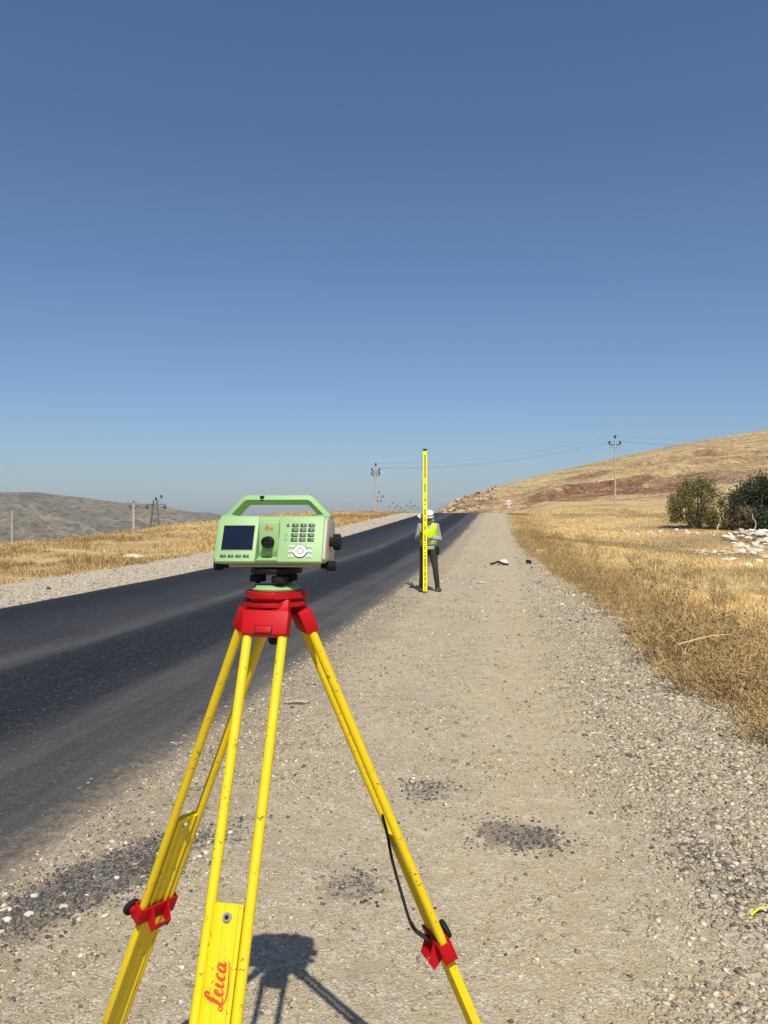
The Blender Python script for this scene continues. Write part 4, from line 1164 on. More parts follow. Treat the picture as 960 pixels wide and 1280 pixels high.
def left_grass():
    n = 120000
    y = 14 * (120 / 14) ** rng.uniform(0, 1, n)
    e = edge_l(y) + 0.2 - 22 * rng.uniform(0, 1, n) ** 1.3
    x = e + SKEW * y
    cl = fbm(x * 0.7, y * 0.7, 3, 131); big = fbm(x * 0.2, y * 0.2, 3, 133)
    keep = (rng.uniform(0, 1, n) < 0.08 + 0.92 * sstep(0.36, 0.6, cl)) & (x > -0.62 * y - 3)
    x, y, e, cl, big = x[keep], y[keep], e[keep], cl[keep], big[keep]; n = len(x)
    h = rng.uniform(0.06, 0.2, n) * (0.25 + 3.0 * cl ** 2.2)
    w = np.clip(0.0022 * y ** 0.75 * rng.uniform(0.7, 1.4, n), 0.008, 0.09)
    col = np.where((rng.uniform(0, 1, n) < 0.3)[:, None], BROWN[None], (GOLD * 0.8 + STRAW * 0.15)[None]) * rng.uniform(0.75, 1.25, (n, 1)) * (0.75 + 0.5 * sstep(.3, .7, big))[:, None]
    blades('dry_grass', x, y, h, w, col, 0.9, label='golden dry grass on the bank across the road')
left_grass()

# ------------------------------------------------------------------ dry weeds along the gravel, one object per clump
M['weed'] = attr_mat('dry_weed', 0.85, 0, 0.2, nscale=60, spec=0.15)
def weed_mesh(seed, R0=0.26, H=0.34, stems=46, heads=True):
    R = random.Random(seed); V = []; T = []; Cc = []
    def strip(p, q, w0, w1, c):
        d = (q - p); s = d.cross(Vector((R.uniform(-1, 1), R.uniform(-1, 1), 0.2))).normalized()
        k = len(V); V.extend([p - s * w0, p + s * w0, q + s * w1, q - s * w1]); Cc.extend([c] * 4); T.extend([(k, k + 1, k + 2), (k, k + 2, k + 3)])
    def head(p, r, c):
        k = len(V)
        for o in ((r, 0, 0), (-r, 0, 0), (0, r, 0), (0, -r, 0), (0, 0, r * 1.3), (0, 0, -r * 1.3)): V.append(p + Vector(o)); Cc.append(c)
        for f in ((0, 2, 4), (2, 1, 4), (1, 3, 4), (3, 0, 4), (2, 0, 5), (1, 2, 5), (3, 1, 5), (0, 3, 5)): T.append(tuple(k + i for i in f))
    for s in range(stems):
        a = R.uniform(0, 2 * PI); rr = R0 * math.sqrt(R.random()) * 0.55
        p = Vector((rr * math.cos(a), rr * math.sin(a), -0.02)); d = Vector((math.cos(a) * R.uniform(0.1, 0.8), math.sin(a) * R.uniform(0.1, 0.8), 1)).normalized()
        hh = H * R.uniform(0.5, 1.1); c0 = R.choice([(0.56, 0.40, 0.19), (0.42, 0.28, 0.13), (0.64, 0.48, 0.24), (0.34, 0.22, 0.10), (0.50, 0.37, 0.17)])
        m = R.uniform(0.8, 1.2); c0 = tuple(v * m for v in c0)
        for q in range(4):
            nx_ = p + d * hh / 4; d = (d + Vector((R.gauss(0, .2), R.gauss(0, .2), R.gauss(0, .08)))).normalized()
            strip(p, nx_, 0.0032 * (1 - q * .18), 0.0030 * (1 - (q + 1) * .18), c0)
            if q >= 1:
                for _ in range(R.choice([1, 2, 3])):
                    td = (d + Vector((R.gauss(0, .7), R.gauss(0, .7), R.gauss(0, .35)))).normalized(); tl = hh * R.uniform(0.1, 0.26); e = nx_ + td * tl
                    strip(nx_, e, 0.0022, 0.0016, c0)
                    if heads and R.random() < 0.4:
                        hk = R.uniform(0.3, 0.75); head(e, R.uniform(0.005, 0.010), tuple(v * hk for v in c0))
            p = nx_
    me = np_mesh('dry_weed', np.array([v[:] for v in V]), tris=np.array(T)); add_attr(me, 'col', np.array(Cc)); return me
WEEDS = [weed_mesh(s, R0=0.22 + 0.05 * (s % 3), H=0.3 + 0.05 * (s % 4), stems=60 + 10 * (s % 3)) for s in range(7)]
def weeds():
    R = random.Random(15); k = 0
    spots = []
    for _ in range(330):
        y = 4.9 * (46 / 4.9) ** (R.random() ** 0.9)
        d = abs(R.gauss(0.35, 0.6)) if R.random() < 0.8 else R.uniform(0.5, 4)
        x = float(edge_r(y)) + d + SKEW * y
        if x > 0.58 * y + 0.3: continue
        if any((x - a) ** 2 + (y - b_) ** 2 < (0.016 * y + 0.12) ** 2 for a, b_ in spots): continue
        spots.append((x, y))
    for x, y in spots:
        o = link_mesh('dry_weed', WEEDS[k % len(WEEDS)], M['weed']); k += 1
        s = R.uniform(0.55, 1.05) * (1.2 if y < 12 else 1.0)
        o.location = (x, y, hz(x, y)); o.scale = (s * 1.15, s * 1.15, s * R.uniform(0.8, 1.15)); o.rotation_euler = (0, 0, R.uniform(0, 6.28))
        dd = x - SKEW * y - float(edge_r(y))
        big = 'large ' if s > 0.95 else 'small ' if s < 0.66 else ''
        where = 'rooted in the gravel edge' if dd < 0.22 else 'in the fringe between gravel and straw grass' if dd < 0.9 else 'standing alone in the straw grass'
        if (x - 3.3) ** 2 + (y - 8.2) ** 2 < 0.5: where = 'under the long pale broken stalk'
        tag(o, big + 'brown twiggy dry weed ' + where, 'weed', 'dry weeds along the gravel edge')
    # dark taller stalks standing out of the straw
    for x, y, s in ((4.75, 13.2, 1.5), (5.3, 14.6, 1.3), (3.9, 14.0, 1.2), (5.8, 17.5, 1.7), (6.4, 15.0, 1.1), (7.2, 18.0, 1.3)):
        o = link_mesh('dry_thistle', TH, M['weed']); o.location = (x, y, hz(x, y)); o.scale = (s * 1.0, s * 1.0, s * 1.15); o.rotation_euler = (0, 0, R.uniform(0, 6.28))
        tag(o, 'dark brown thistle stalk standing taller than the straw grass', 'thistle', 'thistle stalks in the straw grass')
    return k
TH = weed_mesh(77, R0=0.12, H=0.42, stems=14)
_c = TH.attributes['col']; _v = np.zeros(len(TH.vertices) * 4, np.float32); _c.data.foreach_get('color', _v); _v = _v.reshape(-1, 4); _v[:, :3] *= 0.5; _c.data.foreach_set('color', _v.ravel())
n_weeds = weeds()
# a long pale stalk lying over the weeds
b = MB()
b.tube([(3.05, 8.15, hz(3.05, 8.15) + 0.30), (3.22, 8.15, hz(3.22, 8.15) + 0.35), (3.42, 8.2, hz(3.42, 8.2) + 0.40), (3.66, 8.25, hz(3.66, 8.2) + 0.43)], [0.006, 0.006, 0.005, 0.003], n=6)
st = b.build('straw_stalk', paint('pale_straw', (0.62, 0.5, 0.3), 0.8)); tag(st, 'long pale broken stalk leaning across the brown weeds', 'stalk')
b = MB()
pth = spline([(1.46, 3.13, 0.012), (1.50, 3.14, 0.035), (1.55, 3.15, 0.03), (1.62, 3.13, 0.012)], 5)
b.tube([Vector((p[0], p[1], p[2] + hz(p[0], p[1]))) for p in pth], [(0.008, 0.002)] * len(pth), n=6)
yt = b.build('plastic_strip', paint('yellow_plastic_strip', (0.75, 0.66, 0.03), 0.5)); tag(yt, 'scrap of bright yellow plastic strip on the coarse gravel', 'plastic scrap')

# ------------------------------------------------------------------ bushes
M['leaf'] = attr_mat('olive_leaves', 0.65, 0, 0.25, nscale=8, spec=0.2)
M['bark'] = paint('grey_bark', (0.17, 0.14, 0.11), 0.9, scale=8, var=0.3)
def bush(name, x, y, size, cols, n, seed, label, wisp=0.3, leaf=0.11, limbs=11):
    R = random.Random(seed); g = np.random.default_rng(seed)
    root = empty(name, (x, y, hz(x, y) - 0.05), 0, label, 'bush')
    sx, sy, szz = size
    b = MB(); tips = []
    for k in range(limbs):
        a = 2 * PI * k / limbs + R.uniform(-.3, .3); tl = R.uniform(0.25, 0.95)
        p = [Vector((R.uniform(-.25, .25), R.uniform(-.25, .25), 0))]
        e = Vector((math.cos(a) * sx * 0.42 * tl, math.sin(a) * sy * 0.42 * tl, szz * R.uniform(0.55, 0.92)))
        for q in (0.3, 0.6, 1.0):
            p.append(p[0].lerp(e, q) + Vector((R.gauss(0, .1), R.gauss(0, .1), -0.25 * szz * q * (1 - q))))
        b.tube(p, [0.09, 0.06, 0.04, 0.015], n=6); tips += p[1:]
    tr = b.build('trunk', M['bark'], root); tr['label'] = 'several grey stems rising from one root'
    cl = []
    for k in range(46):                                           # leaf clumps of unequal size through the crown
        a = R.uniform(0, 2 * PI); u = R.random() ** 0.5; zz = R.random()
        prof = math.sin(PI * min(1, 0.18 + zz * 0.78)) ** 0.7
        cl.append((math.cos(a) * u * sx / 2 * prof, math.sin(a) * u * sy / 2 * prof, szz * (0.12 + 0.78 * zz), R.uniform(0.22, 0.5) * (sx + szz) / 7))
    cl = np.array(cl)
    k = g.integers(0, len(cl), n)
    off = g.normal(0, 0.55, (n, 3)); c = cl[k, :3] + off * cl[k, 3:4]
    wi = g.uniform(0, 1, n) < wisp                                   # upright wisps that break the outline
    c[wi, 2] += np.abs(g.normal(0, 0.35, wi.sum())) * szz * 0.35
    c[:, 2] = np.maximum(c[:, 2], 0.03)
    d = g.normal(0, 1, (n, 3)); d[:, 2] = np.abs(d[:, 2]) + 0.35; d /= np.linalg.norm(d, axis=1)[:, None]
    s = np.cross(d, g.normal(0, 1, (n, 3))); s /= np.linalg.norm(s, axis=1)[:, None]
    ln = g.uniform(0.6, 1.5, n)[:, None] * leaf; w = ln * 0.28
    v = np.stack([c, c + d * ln * .5 + s * w, c + d * ln, c + d * ln * .5 - s * w], 1).reshape(-1, 3)
    q = np.arange(n)[:, None] * 4 + np.arange(4)[None]
    me = np_mesh('crown', v, quads=q)
    tone = np.array(cols)[g.integers(0, len(cols), len(cl))][k] * g.uniform(0.75, 1.25, (n, 1))
    add_attr(me, 'col', np.repeat(tone, 4, axis=0))
    link_mesh('crown', me, M['leaf'], root)
    return root
bush('olive_bush', 22.7, 57.0, (4.1, 3.3, 3.4), [(0.19, 0.18, 0.055), (0.23, 0.2, 0.075), (0.15, 0.15, 0.05), (0.29, 0.24, 0.11)], 14000, 4, 'wispy olive green bush in the dry field beside the darker bush', 0.42, 0.13)
bush('dark_bush', 26.4, 55.0, (5.6, 3.6, 3.6), [(0.05, 0.072, 0.03), (0.07, 0.09, 0.038), (0.04, 0.056, 0.024), (0.085, 0.1, 0.045)], 21000, 9, 'dense dark green bush behind the heap of white rocks', 0.1, 0.15)
bush('brown_shrub', 24.7, 54.8, (2.6, 2.0, 1.7), [(0.19, 0.15, 0.075), (0.15, 0.125, 0.06), (0.25, 0.19, 0.1), (0.12, 0.11, 0.055)], 5000, 21, 'low brown half dry shrub filling the gap between the two bushes', 0.3, 0.12, 7)
for sx_, sy_, hh, sd_ in ((23.2, 54.6, 1.1, 5), (25.0, 53.0, 1.2, 6)):
    b = MB(); R = random.Random(sd_); p = [Vector((sx_, sy_, hz(sx_, sy_)))]
    for q in range(4): p.append(p[-1] + Vector((R.uniform(-.22, .22), R.uniform(-.1, .05), hh / 4)))
    b.tube(p, [0.045, 0.04, 0.035, 0.03, 0.02], n=6)
    o = b.build('dead_branch', paint('bleached_wood', (0.5, 0.45, 0.37), 0.85)); tag(o, 'bleached dead branch sticking up in front of the bushes', 'branch', 'dead branches by the bushes')
b_ = bush('small_bush', 34.0, 243, (3.4, 3, 2.6), [(0.05, 0.06, 0.03), (0.07, 0.07, 0.035)], 1500, 12, 'small dark bush on the skyline of the hill', 0.2, 0.3, 6)
X, Y, Z, U, V = HILLG
def hill_z(x, y):
    i = np.argmin((X - x) ** 2 + (Y - y) ** 2); return float(Z.ravel()[i])
b_.location.z = hill_z(34.0, 243) - 0.1
# ------------------------------------------------------------------ power line
M['concrete'] = paint('pole_concrete', (0.36, 0.335, 0.285), 0.9, scale=4, var=0.12)
M['iron'] = paint('dark_iron', (0.05, 0.052, 0.055), 0.7, var=0.2)
M['porcelain'] = paint('dark_porcelain', (0.035, 0.04, 0.05), 0.35, var=0.2)
M['timber'] = paint('tarred_timber', (0.12, 0.1, 0.085), 0.9, scale=6, var=0.3)
def insulator(p, s=1.0, down=False):
    b = MB(); d = -1 if down else 1
    prof = [(0.03, 0), (0.03, 0.06), (0.13, 0.09), (0.15, 0.14), (0.05, 0.17), (0.12, 0.2), (0.13, 0.25), (0.04, 0.3), (0.03, 0.34)]
    T_ = Matrix.Translation(Vector(p)) @ Matrix.Diagonal((s, s, s * d, 1))
    b.lathe(prof, 12, T_)
    return b
def pole(name, x, y, ztop, label, arms, r=(0.17, 0.10), mat='concrete', group='power line poles', zbase=None, s=1.0):
    z0 = (hz(x, y) if zbase is None else zbase) - 0.3
    root = empty(name, (x, y, z0), 0, label, 'power pole', group)
    h = ztop - z0 - 0.35 * s
    b = MB(); b.cyl((0, 0, 0), (0, 0, h), r[0], r[1], n=12); b.build('post', M[mat], root)
    insulator((0, 0, h), s * 1.1).build('insulator', M['porcelain'], root)
    for ax, az, n_ in arms:                                       # half length, distance below the top, insulators per side
        b = MB(); b.box((0, 0.13, h - az), (2 * ax, 0.10, 0.11), bev=0.01)
        b.build('crossarm', M['iron'], root)
        for sd_ in (-1, 1):
            b = MB(); b.tube([(sd_ * ax * 0.75, 0.13, h - az), (sd_ * 0.05, 0.12, h - az - 0.55)], 0.025, n=6); b.build('brace', M['iron'], root)
            for k in range(n_):
                insulator((sd_ * (ax - 0.06 - 0.5 * k), 0.13, h - az + 0.05), s).build('insulator', M['porcelain'], root)
    return root, [Vector((x, y, z0 + h + 0.33 * s))] + [Vector((x + q * (ax - 0.06), y + 0.13, z0 + h - az + 0.38 * s)) for ax, az, n_ in arms for q in (-1, 1)]
def col(px, d): return (px - 480) / 980 * d
def topz(py, d): return EYE + (646 - py) / 980 * d
_, W1 = pole('power_pole', col(769, 100), 100, topz(544, 100), 'slim concrete power pole standing before the red cut in the hillside', [(0.75, 0.75, 1)], r=(0.11, 0.075), zbase=2.75, s=1.25)
_, W2 = pole('power_pole', col(469.5, 118), 118, topz(579, 118), 'pale power pole with a crowd of dark insulators behind the left bank', [(0.62, 0.75, 1), (0.62, 1.35, 2)], r=(0.15, 0.10), zbase=0.8, s=1.25)
_, W3 = pole('power_pole', col(474, 215), 215, topz(614, 215), 'shorter power pole just beside the pole with many insulators', [(1.2, 1.1, 1), (0.6, 2.4, 1)], r=(0.2, 0.14), zbase=-1.5, s=1.6)
for px, py, d, lb in ((491, 628, 420, 'second'), (497, 631, 470, 'third'), (502, 634, 520, 'fourth'), (513, 627, 400, 'fifth'), (518.5, 631, 440, 'sixth')):
    pole('power_pole', col(px, d), d, topz(py, d), 'tiny far power pole beyond the crest of the road', [(2.0, 1.6, 1)], r=(0.2, 0.14), zbase=-8, s=2.4, group='far power poles')
pole('power_pole', col(167, 135), 135, topz(626, 135), 'plain concrete power pole with short crossarm below the mountain', [(0.75, 0.75, 1)], r=(0.27, 0.18), zbase=-4.6, s=1.1)
pole('power_pole', col(15, 165), 165, topz(637, 165), 'bare thin concrete pole before the mountain away from the others', [(0.3, 1.3, 0)], r=(0.2, 0.14), zbase=-5.5, s=0.5)
pole('marker_pole', col(617, 112), 112, topz(617, 112), 'small pale post with short arms at the end of the gravel shoulder', [(0.5, 0.55, 0)], r=(0.07, 0.05), zbase=1.9, s=0.4, group=None)
# twin-legged pole
def twin():
    d = 145; x = col(196, d); z0 = -5.2
    root = empty('twin_leg_pole', (x, d, z0), 0, 'twin legged power pole with wide crossarm and hanging insulators', 'power pole')
    h = topz(628, d) - z0
    b = MB(); b.cyl((0.95, 0, 0), (-0.05, 0, h + 0.5), 0.2, 0.13, n=10); b.build('leg', M['timber'], root)
    b = MB(); b.cyl((-2.0, 0.6, 0), (-0.62, 0.1, h + 0.4), 0.2, 0.13, n=10); b.build('leg', M['timber'], root)
    b = MB(); b.box((-0.15, -0.05, h - 0.35), (3.5, 0.14, 0.14), bev=0.02); b.build('crossarm', M['iron'], root)
    for sx_ in (-1.8, 1.5):
        insulator((sx_, -0.05, h - 0.42), 2.4, True).build('insulator', M['porcelain'], root)
    for sx_, zz in ((-0.15, h + 0.35), (0.85, h + 0.75)):
        insulator((sx_, -0.05, zz), 1.9).build('insulator', M['porcelain'], root)
    b = MB(); b.tube([(-0.1, 0, h - 0.3), (0.85, -0.05, h + 0.75)], 0.035, n=6); b.build('brace', M['iron'], root)
twin()
def wire(a, b_, sag, r=0.007):
    b = MB(); pts = []
    for k in range(13):
        t = k / 12; p = a.lerp(b_, t); p.z -= sag * 4 * t * (1 - t); pts.append(p)
    b.tube(pts, r, n=4)
    o = b.build('power_wire', M['iron'])
    return o
for k in range(3):
    tag(wire(W2[k], W1[k], 1.1), 'thin wire strung between the pole with many insulators and the hillside pole', 'wire', 'wires across the road')
for k in range(3):
    o = W1[k].copy(); o.x += 46; o.y += 14; o.z += 1.2
    tag(wire(W1[k], o, 0.9), 'thin wire running from the hillside pole away over the bushes', 'wire', 'wires over the field')

# ------------------------------------------------------------------ road sign
def sign():
    d = 88; x = col(636, d)
    root = empty('road_sign', (x, d, hz(x, d)), 0, 'round white road sign with red rim and a small plate below', 'road sign')
    zc = topz(628, d) - hz(x, d)
    b = MB(); b.cyl((0, 0.05, -0.3), (0, 0.05, zc + 0.3), 0.035, n=10); b.build('post', M['concrete'], root)
    R_ = Matrix(((1, 0, 0, 0), (0, 0, -1, 0), (0, 1, 0, zc), (0, 0, 0, 1)))
    b = MB(); b.lathe([(0.31, -0.01), (0.38, -0.01), (0.38, 0.012), (0.31, 0.012)], 36, R_, closed=True); b.build('rim', M['letter_red'], root)
    b = MB(); b.cyl((0, 0.008, zc), (0, -0.010, zc), 0.309, n=36); b.build('disc', M['white'], root)
    b = MB(); b.box((0, -0.0125, zc - 0.02), (0.46, 0.003, 0.07)); b.build('bar', paint('sign_violet', (0.3, 0.06, 0.14), 0.5), root)
    b = MB(); b.box((0, 0, zc - 0.54), (0.26, 0.012, 0.2), bev=0.004); b.build('plate', M['white'], root)
sign()

# ------------------------------------------------------------------ the surveyor
def remesh(name, build, voxel, smooth=4, mat=None, parent=None, decimate=None):
    """closed shapes grown together into one continuous surface"""
    me = build.mesh(name + '_src', False)
    o = bpy.data.objects.new('tmp', me); C.objects.link(o)
    m = o.modifiers.new('r', 'REMESH'); m.mode = 'VOXEL'; m.voxel_size = voxel
    s = o.modifiers.new('s', 'SMOOTH'); s.iterations = smooth; s.factor = 0.5
    if decimate:
        dm = o.modifiers.new('d', 'DECIMATE'); dm.ratio = decimate
    dg = bpy.context.evaluated_depsgraph_get()
    out = bpy.data.meshes.new_from_object(o.evaluated_get(dg))
    out.name = name
    bpy.data.objects.remove(o)
    out.polygons.foreach_set('use_smooth', np.ones(len(out.polygons), bool))
    return link_mesh(name, out, mat, parent)
M['skin'] = paint('tanned_skin', (0.22, 0.115, 0.065), 0.6, scale=30)
M['trousers'] = paint('dark_green_trousers', (0.022, 0.027, 0.02), 0.85, scale=14, var=0.35)
M['vest'] = paint('hi_vis_vest', (0.46, 0.66, 0.004), 0.7, scale=14, var=0.06)
M['tape'] = paint('silver_tape', (0.55, 0.56, 0.52), 0.4)
M['cloth'] = paint('white_cotton', (0.58, 0.57, 0.55), 0.85, scale=20, var=0.06)
M['shoe'] = paint('dark_leather', (0.035, 0.028, 0.022), 0.6)
def shirt_mat():
    m, n, l, b = newmat('checked_shirt')
    co = objco(n)
    sp = n.new('ShaderNodeSeparateXYZ'); l.new(co, sp.inputs[0])
    def stripes(o, f):
        s = math_(n, l, 'SINE', math_(n, l, 'MULTIPLY', o, f)); return sl(n, l, s, 0.2, 0.5)
    k = math_(n, l, 'ADD', stripes(sp.outputs[0], 170), stripes(sp.outputs[2], 170))
    c = ramp(n, l, math_(n, l, 'MULTIPLY', k, 0.5), [(0.0, (0.42, 0.41, 0.40)), (0.5, (0.25, 0.25, 0.28)), (1.0, (0.13, 0.13, 0.17))])
    l.new(c, b.inputs['Base Color']); b.inputs['Roughness'].default_value = 0.9
    return m
M['shirt'] = shirt_mat()
PX, PY = STAFF.x + 0.085, 16.62
man = empty('person', (PX, PY, hz(PX, PY)), 0, 'person in yellow vest and white helmet holding the levelling staff, head bowed', 'person')
V3 = Vector
J = dict(hipL=V3((-.088, .0, .90)), kneeL=V3((-.125, -.035, .49)), ankL=V3((-.150, .02, .09)), hipR=V3((.088, 0, .90)), kneeR=V3((.145, -.045, .49)), ankR=V3((.195, .015, .09)),
         shL=V3((-.168, .01, 1.40)), elL=V3((-.235, .03, 1.12)), wrL=V3((-.170, -.155, 1.245)), shR=V3((.168, .01, 1.40)), elR=V3((.240, .04, 1.11)), wrR=V3((.04, -.170, 1.125)))
HC = V3((0.012, -0.055, 1.585))                                   # centre of the head
tilt = Matrix.Translation(HC) @ Euler((math.radians(24), 0, math.radians(-6))).to_matrix().to_4x4()   # bowed forward
def lerp(a, b_, t): return a.lerp(b_, t)
def torso(b, g=0.0, z0=0.86, z1=1.47):
    pts = [(0.86, .155, .115), (0.93, .160, .115), (1.02, .150, .108), (1.12, .152, .112), (1.24, .170, .122), (1.34, .182, .118), (1.41, .165, .098), (1.455, .10, .075), (1.49, .065, .062)]
    pts = [p for p in pts if z0 - 1e-6 <= p[0] <= z1 + 1e-6]
    rings = [(V3((0.0, -0.01 * (p[0] - .9), p[0])), (p[1] + g, p[2] + g)) for p in pts]
    b.tube([r[0] for r in rings], [r[1] for r in rings], n=20)
def arm(b, s, g, t0=0.0, t1=1.0, hand=True):
    sh, el, wr = J['sh' + s], J['el' + s], J['wr' + s]
    b.tube([lerp(sh, V3((0, 0, 1.38)), .25), sh, lerp(sh, el, .5), el], [.052 + g, .056 + g, .046 + g, .041 + g], n=12)
    b.sphere(el, .042 + g, u=12, v=8)
    e1 = lerp(el, wr, t1)
    b.tube([el, lerp(el, wr, .35 * t1), e1], [.041 + g, .040 + g, (.027 if t1 > .95 else .031) + g], n=12)
def hand(b, s):
    """palm and five fingers closed round the staff's grip"""
    wr = J['wr' + s]; sg = -1 if s == 'L' else 1
    gx = STAFF.x - PX + (-0.034 if s == 'L' else 0.034); gz = 1.27 if s == 'L' else 1.12
    g = V3((gx, STAFF.y - PY + 0.055, gz))                          # axis of the grip, vertical
    pc = g + V3((sg * 0.030, 0.022, 0))
    d = (pc - wr)
    b.tube([wr, wr + d * .45, pc, pc + V3((-sg * .010, .004, 0))], [(.026, .024), (.030, .022), (.020, .040), (.016, .036)], n=12)
    for k, (dz, ln) in enumerate(((.030, .9), (.010, 1.0), (-.010, .95), (-.030, .8))):
        c = g + V3((0, 0, dz)); pts = []
        for a in (20, -40, -105, -165, -215):
            th = math.radians(a) ; rr = .021
            pts.append(c + V3((sg * rr * math.cos(th), rr * math.sin(th) * 1.0, 0)))
        pts = pts[:4] if ln < .9 else pts
        b.tube([pc + V3((0, -.004, dz))] + pts, [.0095] + [.0088] * (len(pts) - 1) + [.0068], n=8)
    b.tube([pc + V3((0, .0, .022)), g + V3((sg * .014, .024, .042)), g + V3((-sg * .008, .023, .048)), g + V3((-sg * .020, .012, .044))], [.012, .0105, .0095, .0075], n=8)
b = MB()
torso(b, -0.012)
for s in 'LR':
    b.tube([J['hip' + s] + V3((0, 0, .05)), lerp(J['hip' + s], J['knee' + s], .4), J['knee' + s]], [.085, .07, .05], n=12)
    b.tube([J['knee' + s], lerp(J['knee' + s], J['ank' + s], .35), J['ank' + s]], [.05, .05, .034], n=12)
    b.tube([J['ank' + s], J['ank' + s] + V3((0, -.06, -.045)), J['ank' + s] + V3((0, -.15, -.06))], [.034, .032, .026], n=10)
    arm(b, s, -0.004); hand(b, s)
b.tube([V3((0, .01, 1.44)), V3((.004, -.01, 1.50)), V3((.008, -.03, 1.56))], [.062, .056, .056], n=14)
# head: skull, jaw, nose, brow, ears
b.sphere((0, .012, .03), .092, tilt, u=20, v=14, scale=(.86, 1.04, 1.0))
b.tube([V3((0, -.02, .01)), V3((0, -.045, -.05)), V3((0, -.062, -.098))], [(.068, .07), (.056, .056), (.030, .026)], n=14, M=tilt)
b.tube([V3((0, -.086, .018)), V3((0, -.106, -.018)), V3((0, -.09, -.030))], [.009, .014, .012], n=8, M=tilt)
b.tube([V3((-.028, -.078, -.056)), V3((0, -.090, -.056)), V3((.028, -.078, -.056))], [.007, .009, .007], n=8, M=tilt)
for q in (-1, 1):
    b.sphere((q * .080, .01, -.005), .024, tilt, u=10, v=8, scale=(.4, .7, 1.1))
    b.tube([V3((q * .012, -.084, .028)), V3((q * .05, -.070, .030))], [.010, .009], n=8, M=tilt)
body_ = remesh('body', b, 0.0055, 3, M['skin'], man, 0.5)
for q in (-1, 1):
    b = MB(); b.sphere((q * .031, -.081, .010), .011, tilt, u=10, v=8); b.build('eye', M['cloth'], man)
b = MB()
for s in 'LR':
    kn, an, hp = J['knee' + s], J['ank' + s], J['hip' + s]
    b.tube([hp + V3((0, 0, .06)), hp + V3((0, 0, -.06)), lerp(hp, kn, .5), kn, lerp(kn, an, .4), an + V3((0, .005, .0)), an + V3((0, .0, -.035))], [.104, .100, .080, .062, .060, .050, .053], n=16)
torso(b, 0.004, 0.86, 0.93)
remesh('trousers', b, 0.011, 3, M['trousers'], man)
b = MB(); torso(b, 0.007, 0.93, 1.455)
for s in 'LR': arm(b, s, 0.012, t1=0.82)
b.tube([V3((0, 0, .895)), V3((0, 0, .98))], [(.182, .134), (.170, .126)], n=20)
remesh('shirt', b, 0.010, 3, M['shirt'], man)
# vest: open shell with arm holes and a V at the neck
def vest():
    bm = bmesh.new(); n = 40
    zs = [(0.985, .178, .138), (1.06, .172, .135), (1.14, .172, .136), (1.24, .186, .144), (1.33, .196, .140), (1.39, .186, .125), (1.435, .150, .108), (1.455, .105, .088)]
    rings = []
    for z_, rx, ry_ in zs:
        rings.append([bm.verts.new((rx * math.cos(2 * PI * k / n), ry_ * math.sin(2 * PI * k / n) - .01 * (z_ - .9), z_)) for k in range(n)])
    for i in range(len(zs) - 1):
        for k in range(n):
            a = 2 * PI * (k + .5) / n; zc = (zs[i][0] + zs[i + 1][0]) / 2
            side = abs(math.cos(a))
            if side > .955 and zc > 1.2 and zc < 1.40: continue                       # arm holes
            front = math.sin(a) < -.5
            if front and abs(math.cos(a)) < (zc - 1.27) * 1.7: continue                 # neck opening
            bm.faces.new((rings[i][k], rings[i][(k + 1) % n], rings[i + 1][(k + 1) % n], rings[i + 1][k]))
    loose = [v for v in bm.verts if not v.link_faces]; bmesh.ops.delete(bm, geom=loose, context='VERTS')
    bmesh.ops.solidify(bm, geom=bm.faces[:], thickness=0.006)
    me = bpy.data.meshes.new('vest'); bmesh.ops.recalc_face_normals(bm, faces=bm.faces)
    for f in bm.faces: f.smooth = True
    bm.to_mesh(me); bm.free()
    return link_mesh('vest', me, M['vest'], man)
vs_ = vest()
def band(z_, rx, ry_, h, name, mat, parent):
    b = MB(); n = 40; rings = []
    for dz in (-h / 2, h / 2):
        for off in (0, .006): rings.append([b.bm.verts.new(((rx + off) * math.cos(2 * PI * k / n), (ry_ + off) * math.sin(2 * PI * k / n) - .01 * (z_ - .9), z_ + dz)) for k in range(n)])
    lo_i, lo_o, hi_i, hi_o = rings
    for k in range(n):
        q = (k + 1) % n
        b.bm.faces.new((lo_o[k], lo_o[q], hi_o[q], hi_o[k])); b.bm.faces.new((lo_i[q], lo_i[k], hi_i[k], hi_i[q]))
        b.bm.faces.new((hi_o[k], hi_o[q], hi_i[q], hi_i[k])); b.bm.faces.new((lo_o[q], lo_o[k], lo_i[k], lo_i[q]))
    return b.build(name, mat, parent)
band(1.075, .180, .143, .045, 'reflective_tape', M['tape'], vs_)
b = MB(); b.box((.195, -.03, .865), (.07, .13, .17), bev=.02); b.box((.2, -.03, .94), (.03, .06, .05), bev=.008)
b.build('belt_pouch', M['black'], man)
for s in 'LR':
    an = J['ank' + s]; yw = .18 if s == 'L' else -.28
    b = MB(); Rm = Matrix.Translation((an.x, an.y, 0)) @ Matrix.Rotation(-yw, 4, 'Z')
    b.tube([V3((0, .075, .045)), V3((0, .03, .062)), V3((0, -.05, .055)), V3((0, -.13, .042)), V3((0, -.175, .032))], [(.036, .040), (.044, .055), (.045, .048), (.046, .036), (.028, .022)], n=14, M=Rm)
    b.tube([V3((0, .02, .05)), V3((0, .012, .13))], [.05, .048], n=14, M=Rm)
    remesh('shoe', b, 0.008, 2, M['shoe'], man)
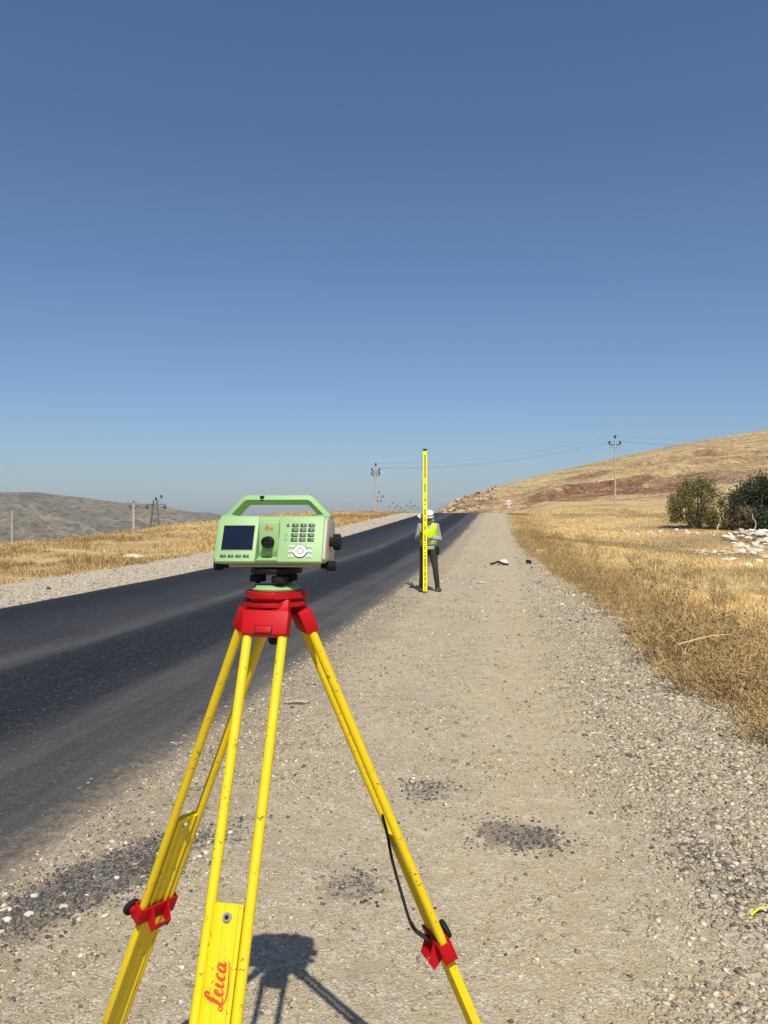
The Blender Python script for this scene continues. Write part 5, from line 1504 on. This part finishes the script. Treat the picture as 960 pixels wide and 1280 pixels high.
# helmet with peak and band, cloth wrapped under it, loose end to the side
b = MB()
Th = tilt @ Matrix.Translation((0, .008, .052))
prof = [(.115, -.012), (.113, .0), (.108, .025), (.094, .052), (.068, .072), (.035, .082), (.004, .085)]
b.lathe(prof, 28, Th @ Matrix.Diagonal((.95, 1.10, 1, 1)))
b.prism([(-.095, -.07), (-.10, -.11), (-.06, -.172), (0, -.186), (.06, -.172), (.10, -.11), (.095, -.07)], -.012, -.003, Th, axis='z')
hm = b.build('helmet', M['cloth'], man, angle=45)
b = MB(); b.lathe([(.1155, -.008), (.1185, -.004), (.1175, .014), (.1125, .017)], 28, Th @ Matrix.Diagonal((.955, 1.105, 1, 1))); b.build('helmet_band', M['rubber'], hm)
b = MB()
b.tube([V3((0, .03, .05)), V3((0, .035, -.01)), V3((0, .03, -.07)), V3((0, .015, -.115))], [(.094, .098), (.097, .094), (.098, .086), (.105, .09)], n=20, M=tilt)
b.tube([V3((-.07, -.045, -.06)), V3((0, -.088, -.105)), V3((.07, -.045, -.06))], [.024, .03, .024], n=10, M=tilt)
cut = remesh('neck_cloth', b, 0.008, 3, M['cloth'], man)
b = MB()
pts = spline([(-.06, .0, 1.61), (-.12, -.01, 1.62), (-.175, -.02, 1.60), (-.205, -.03, 1.565)], 5)
b.tube([V3(p) for p in pts], [(.012, .02 + .035 * i / len(pts)) for i in range(len(pts))], n=10)
b.build('cloth_end', M['cloth'], man)

# ------------------------------------------------------------------ the air: dusty haze over the valley
b = MB()
deps_lo = float(np.min([np.min(hgt(GX, GY)), np.min(MTZ), np.min(HILLG[2])])) - 1.0
hi_z = max(float(np.max(HILLG[2])), float(np.max(MTZ))) + 2.0
b.box((100, 1700, (deps_lo + hi_z) / 2), (8000, 4600, hi_z - deps_lo))
me = b.mesh('haze', False)
m = bpy.data.materials.new('dusty_air'); m.use_nodes = True
n = m.node_tree.nodes; n.clear()
pv = n.new('ShaderNodeVolumePrincipled'); pv.inputs['Color'].default_value = (0.80, 0.88, 1.0, 1); pv.inputs['Density'].default_value = 0.00013
pv.inputs['Anisotropy'].default_value = 0.0
out = n.new('ShaderNodeOutputMaterial'); m.node_tree.links.new(pv.outputs[0], out.inputs['Volume'])
hzo = link_mesh('haze', me, m); tag(hzo, 'thin pale dusty haze over the valley', 'haze', kind='stuff')
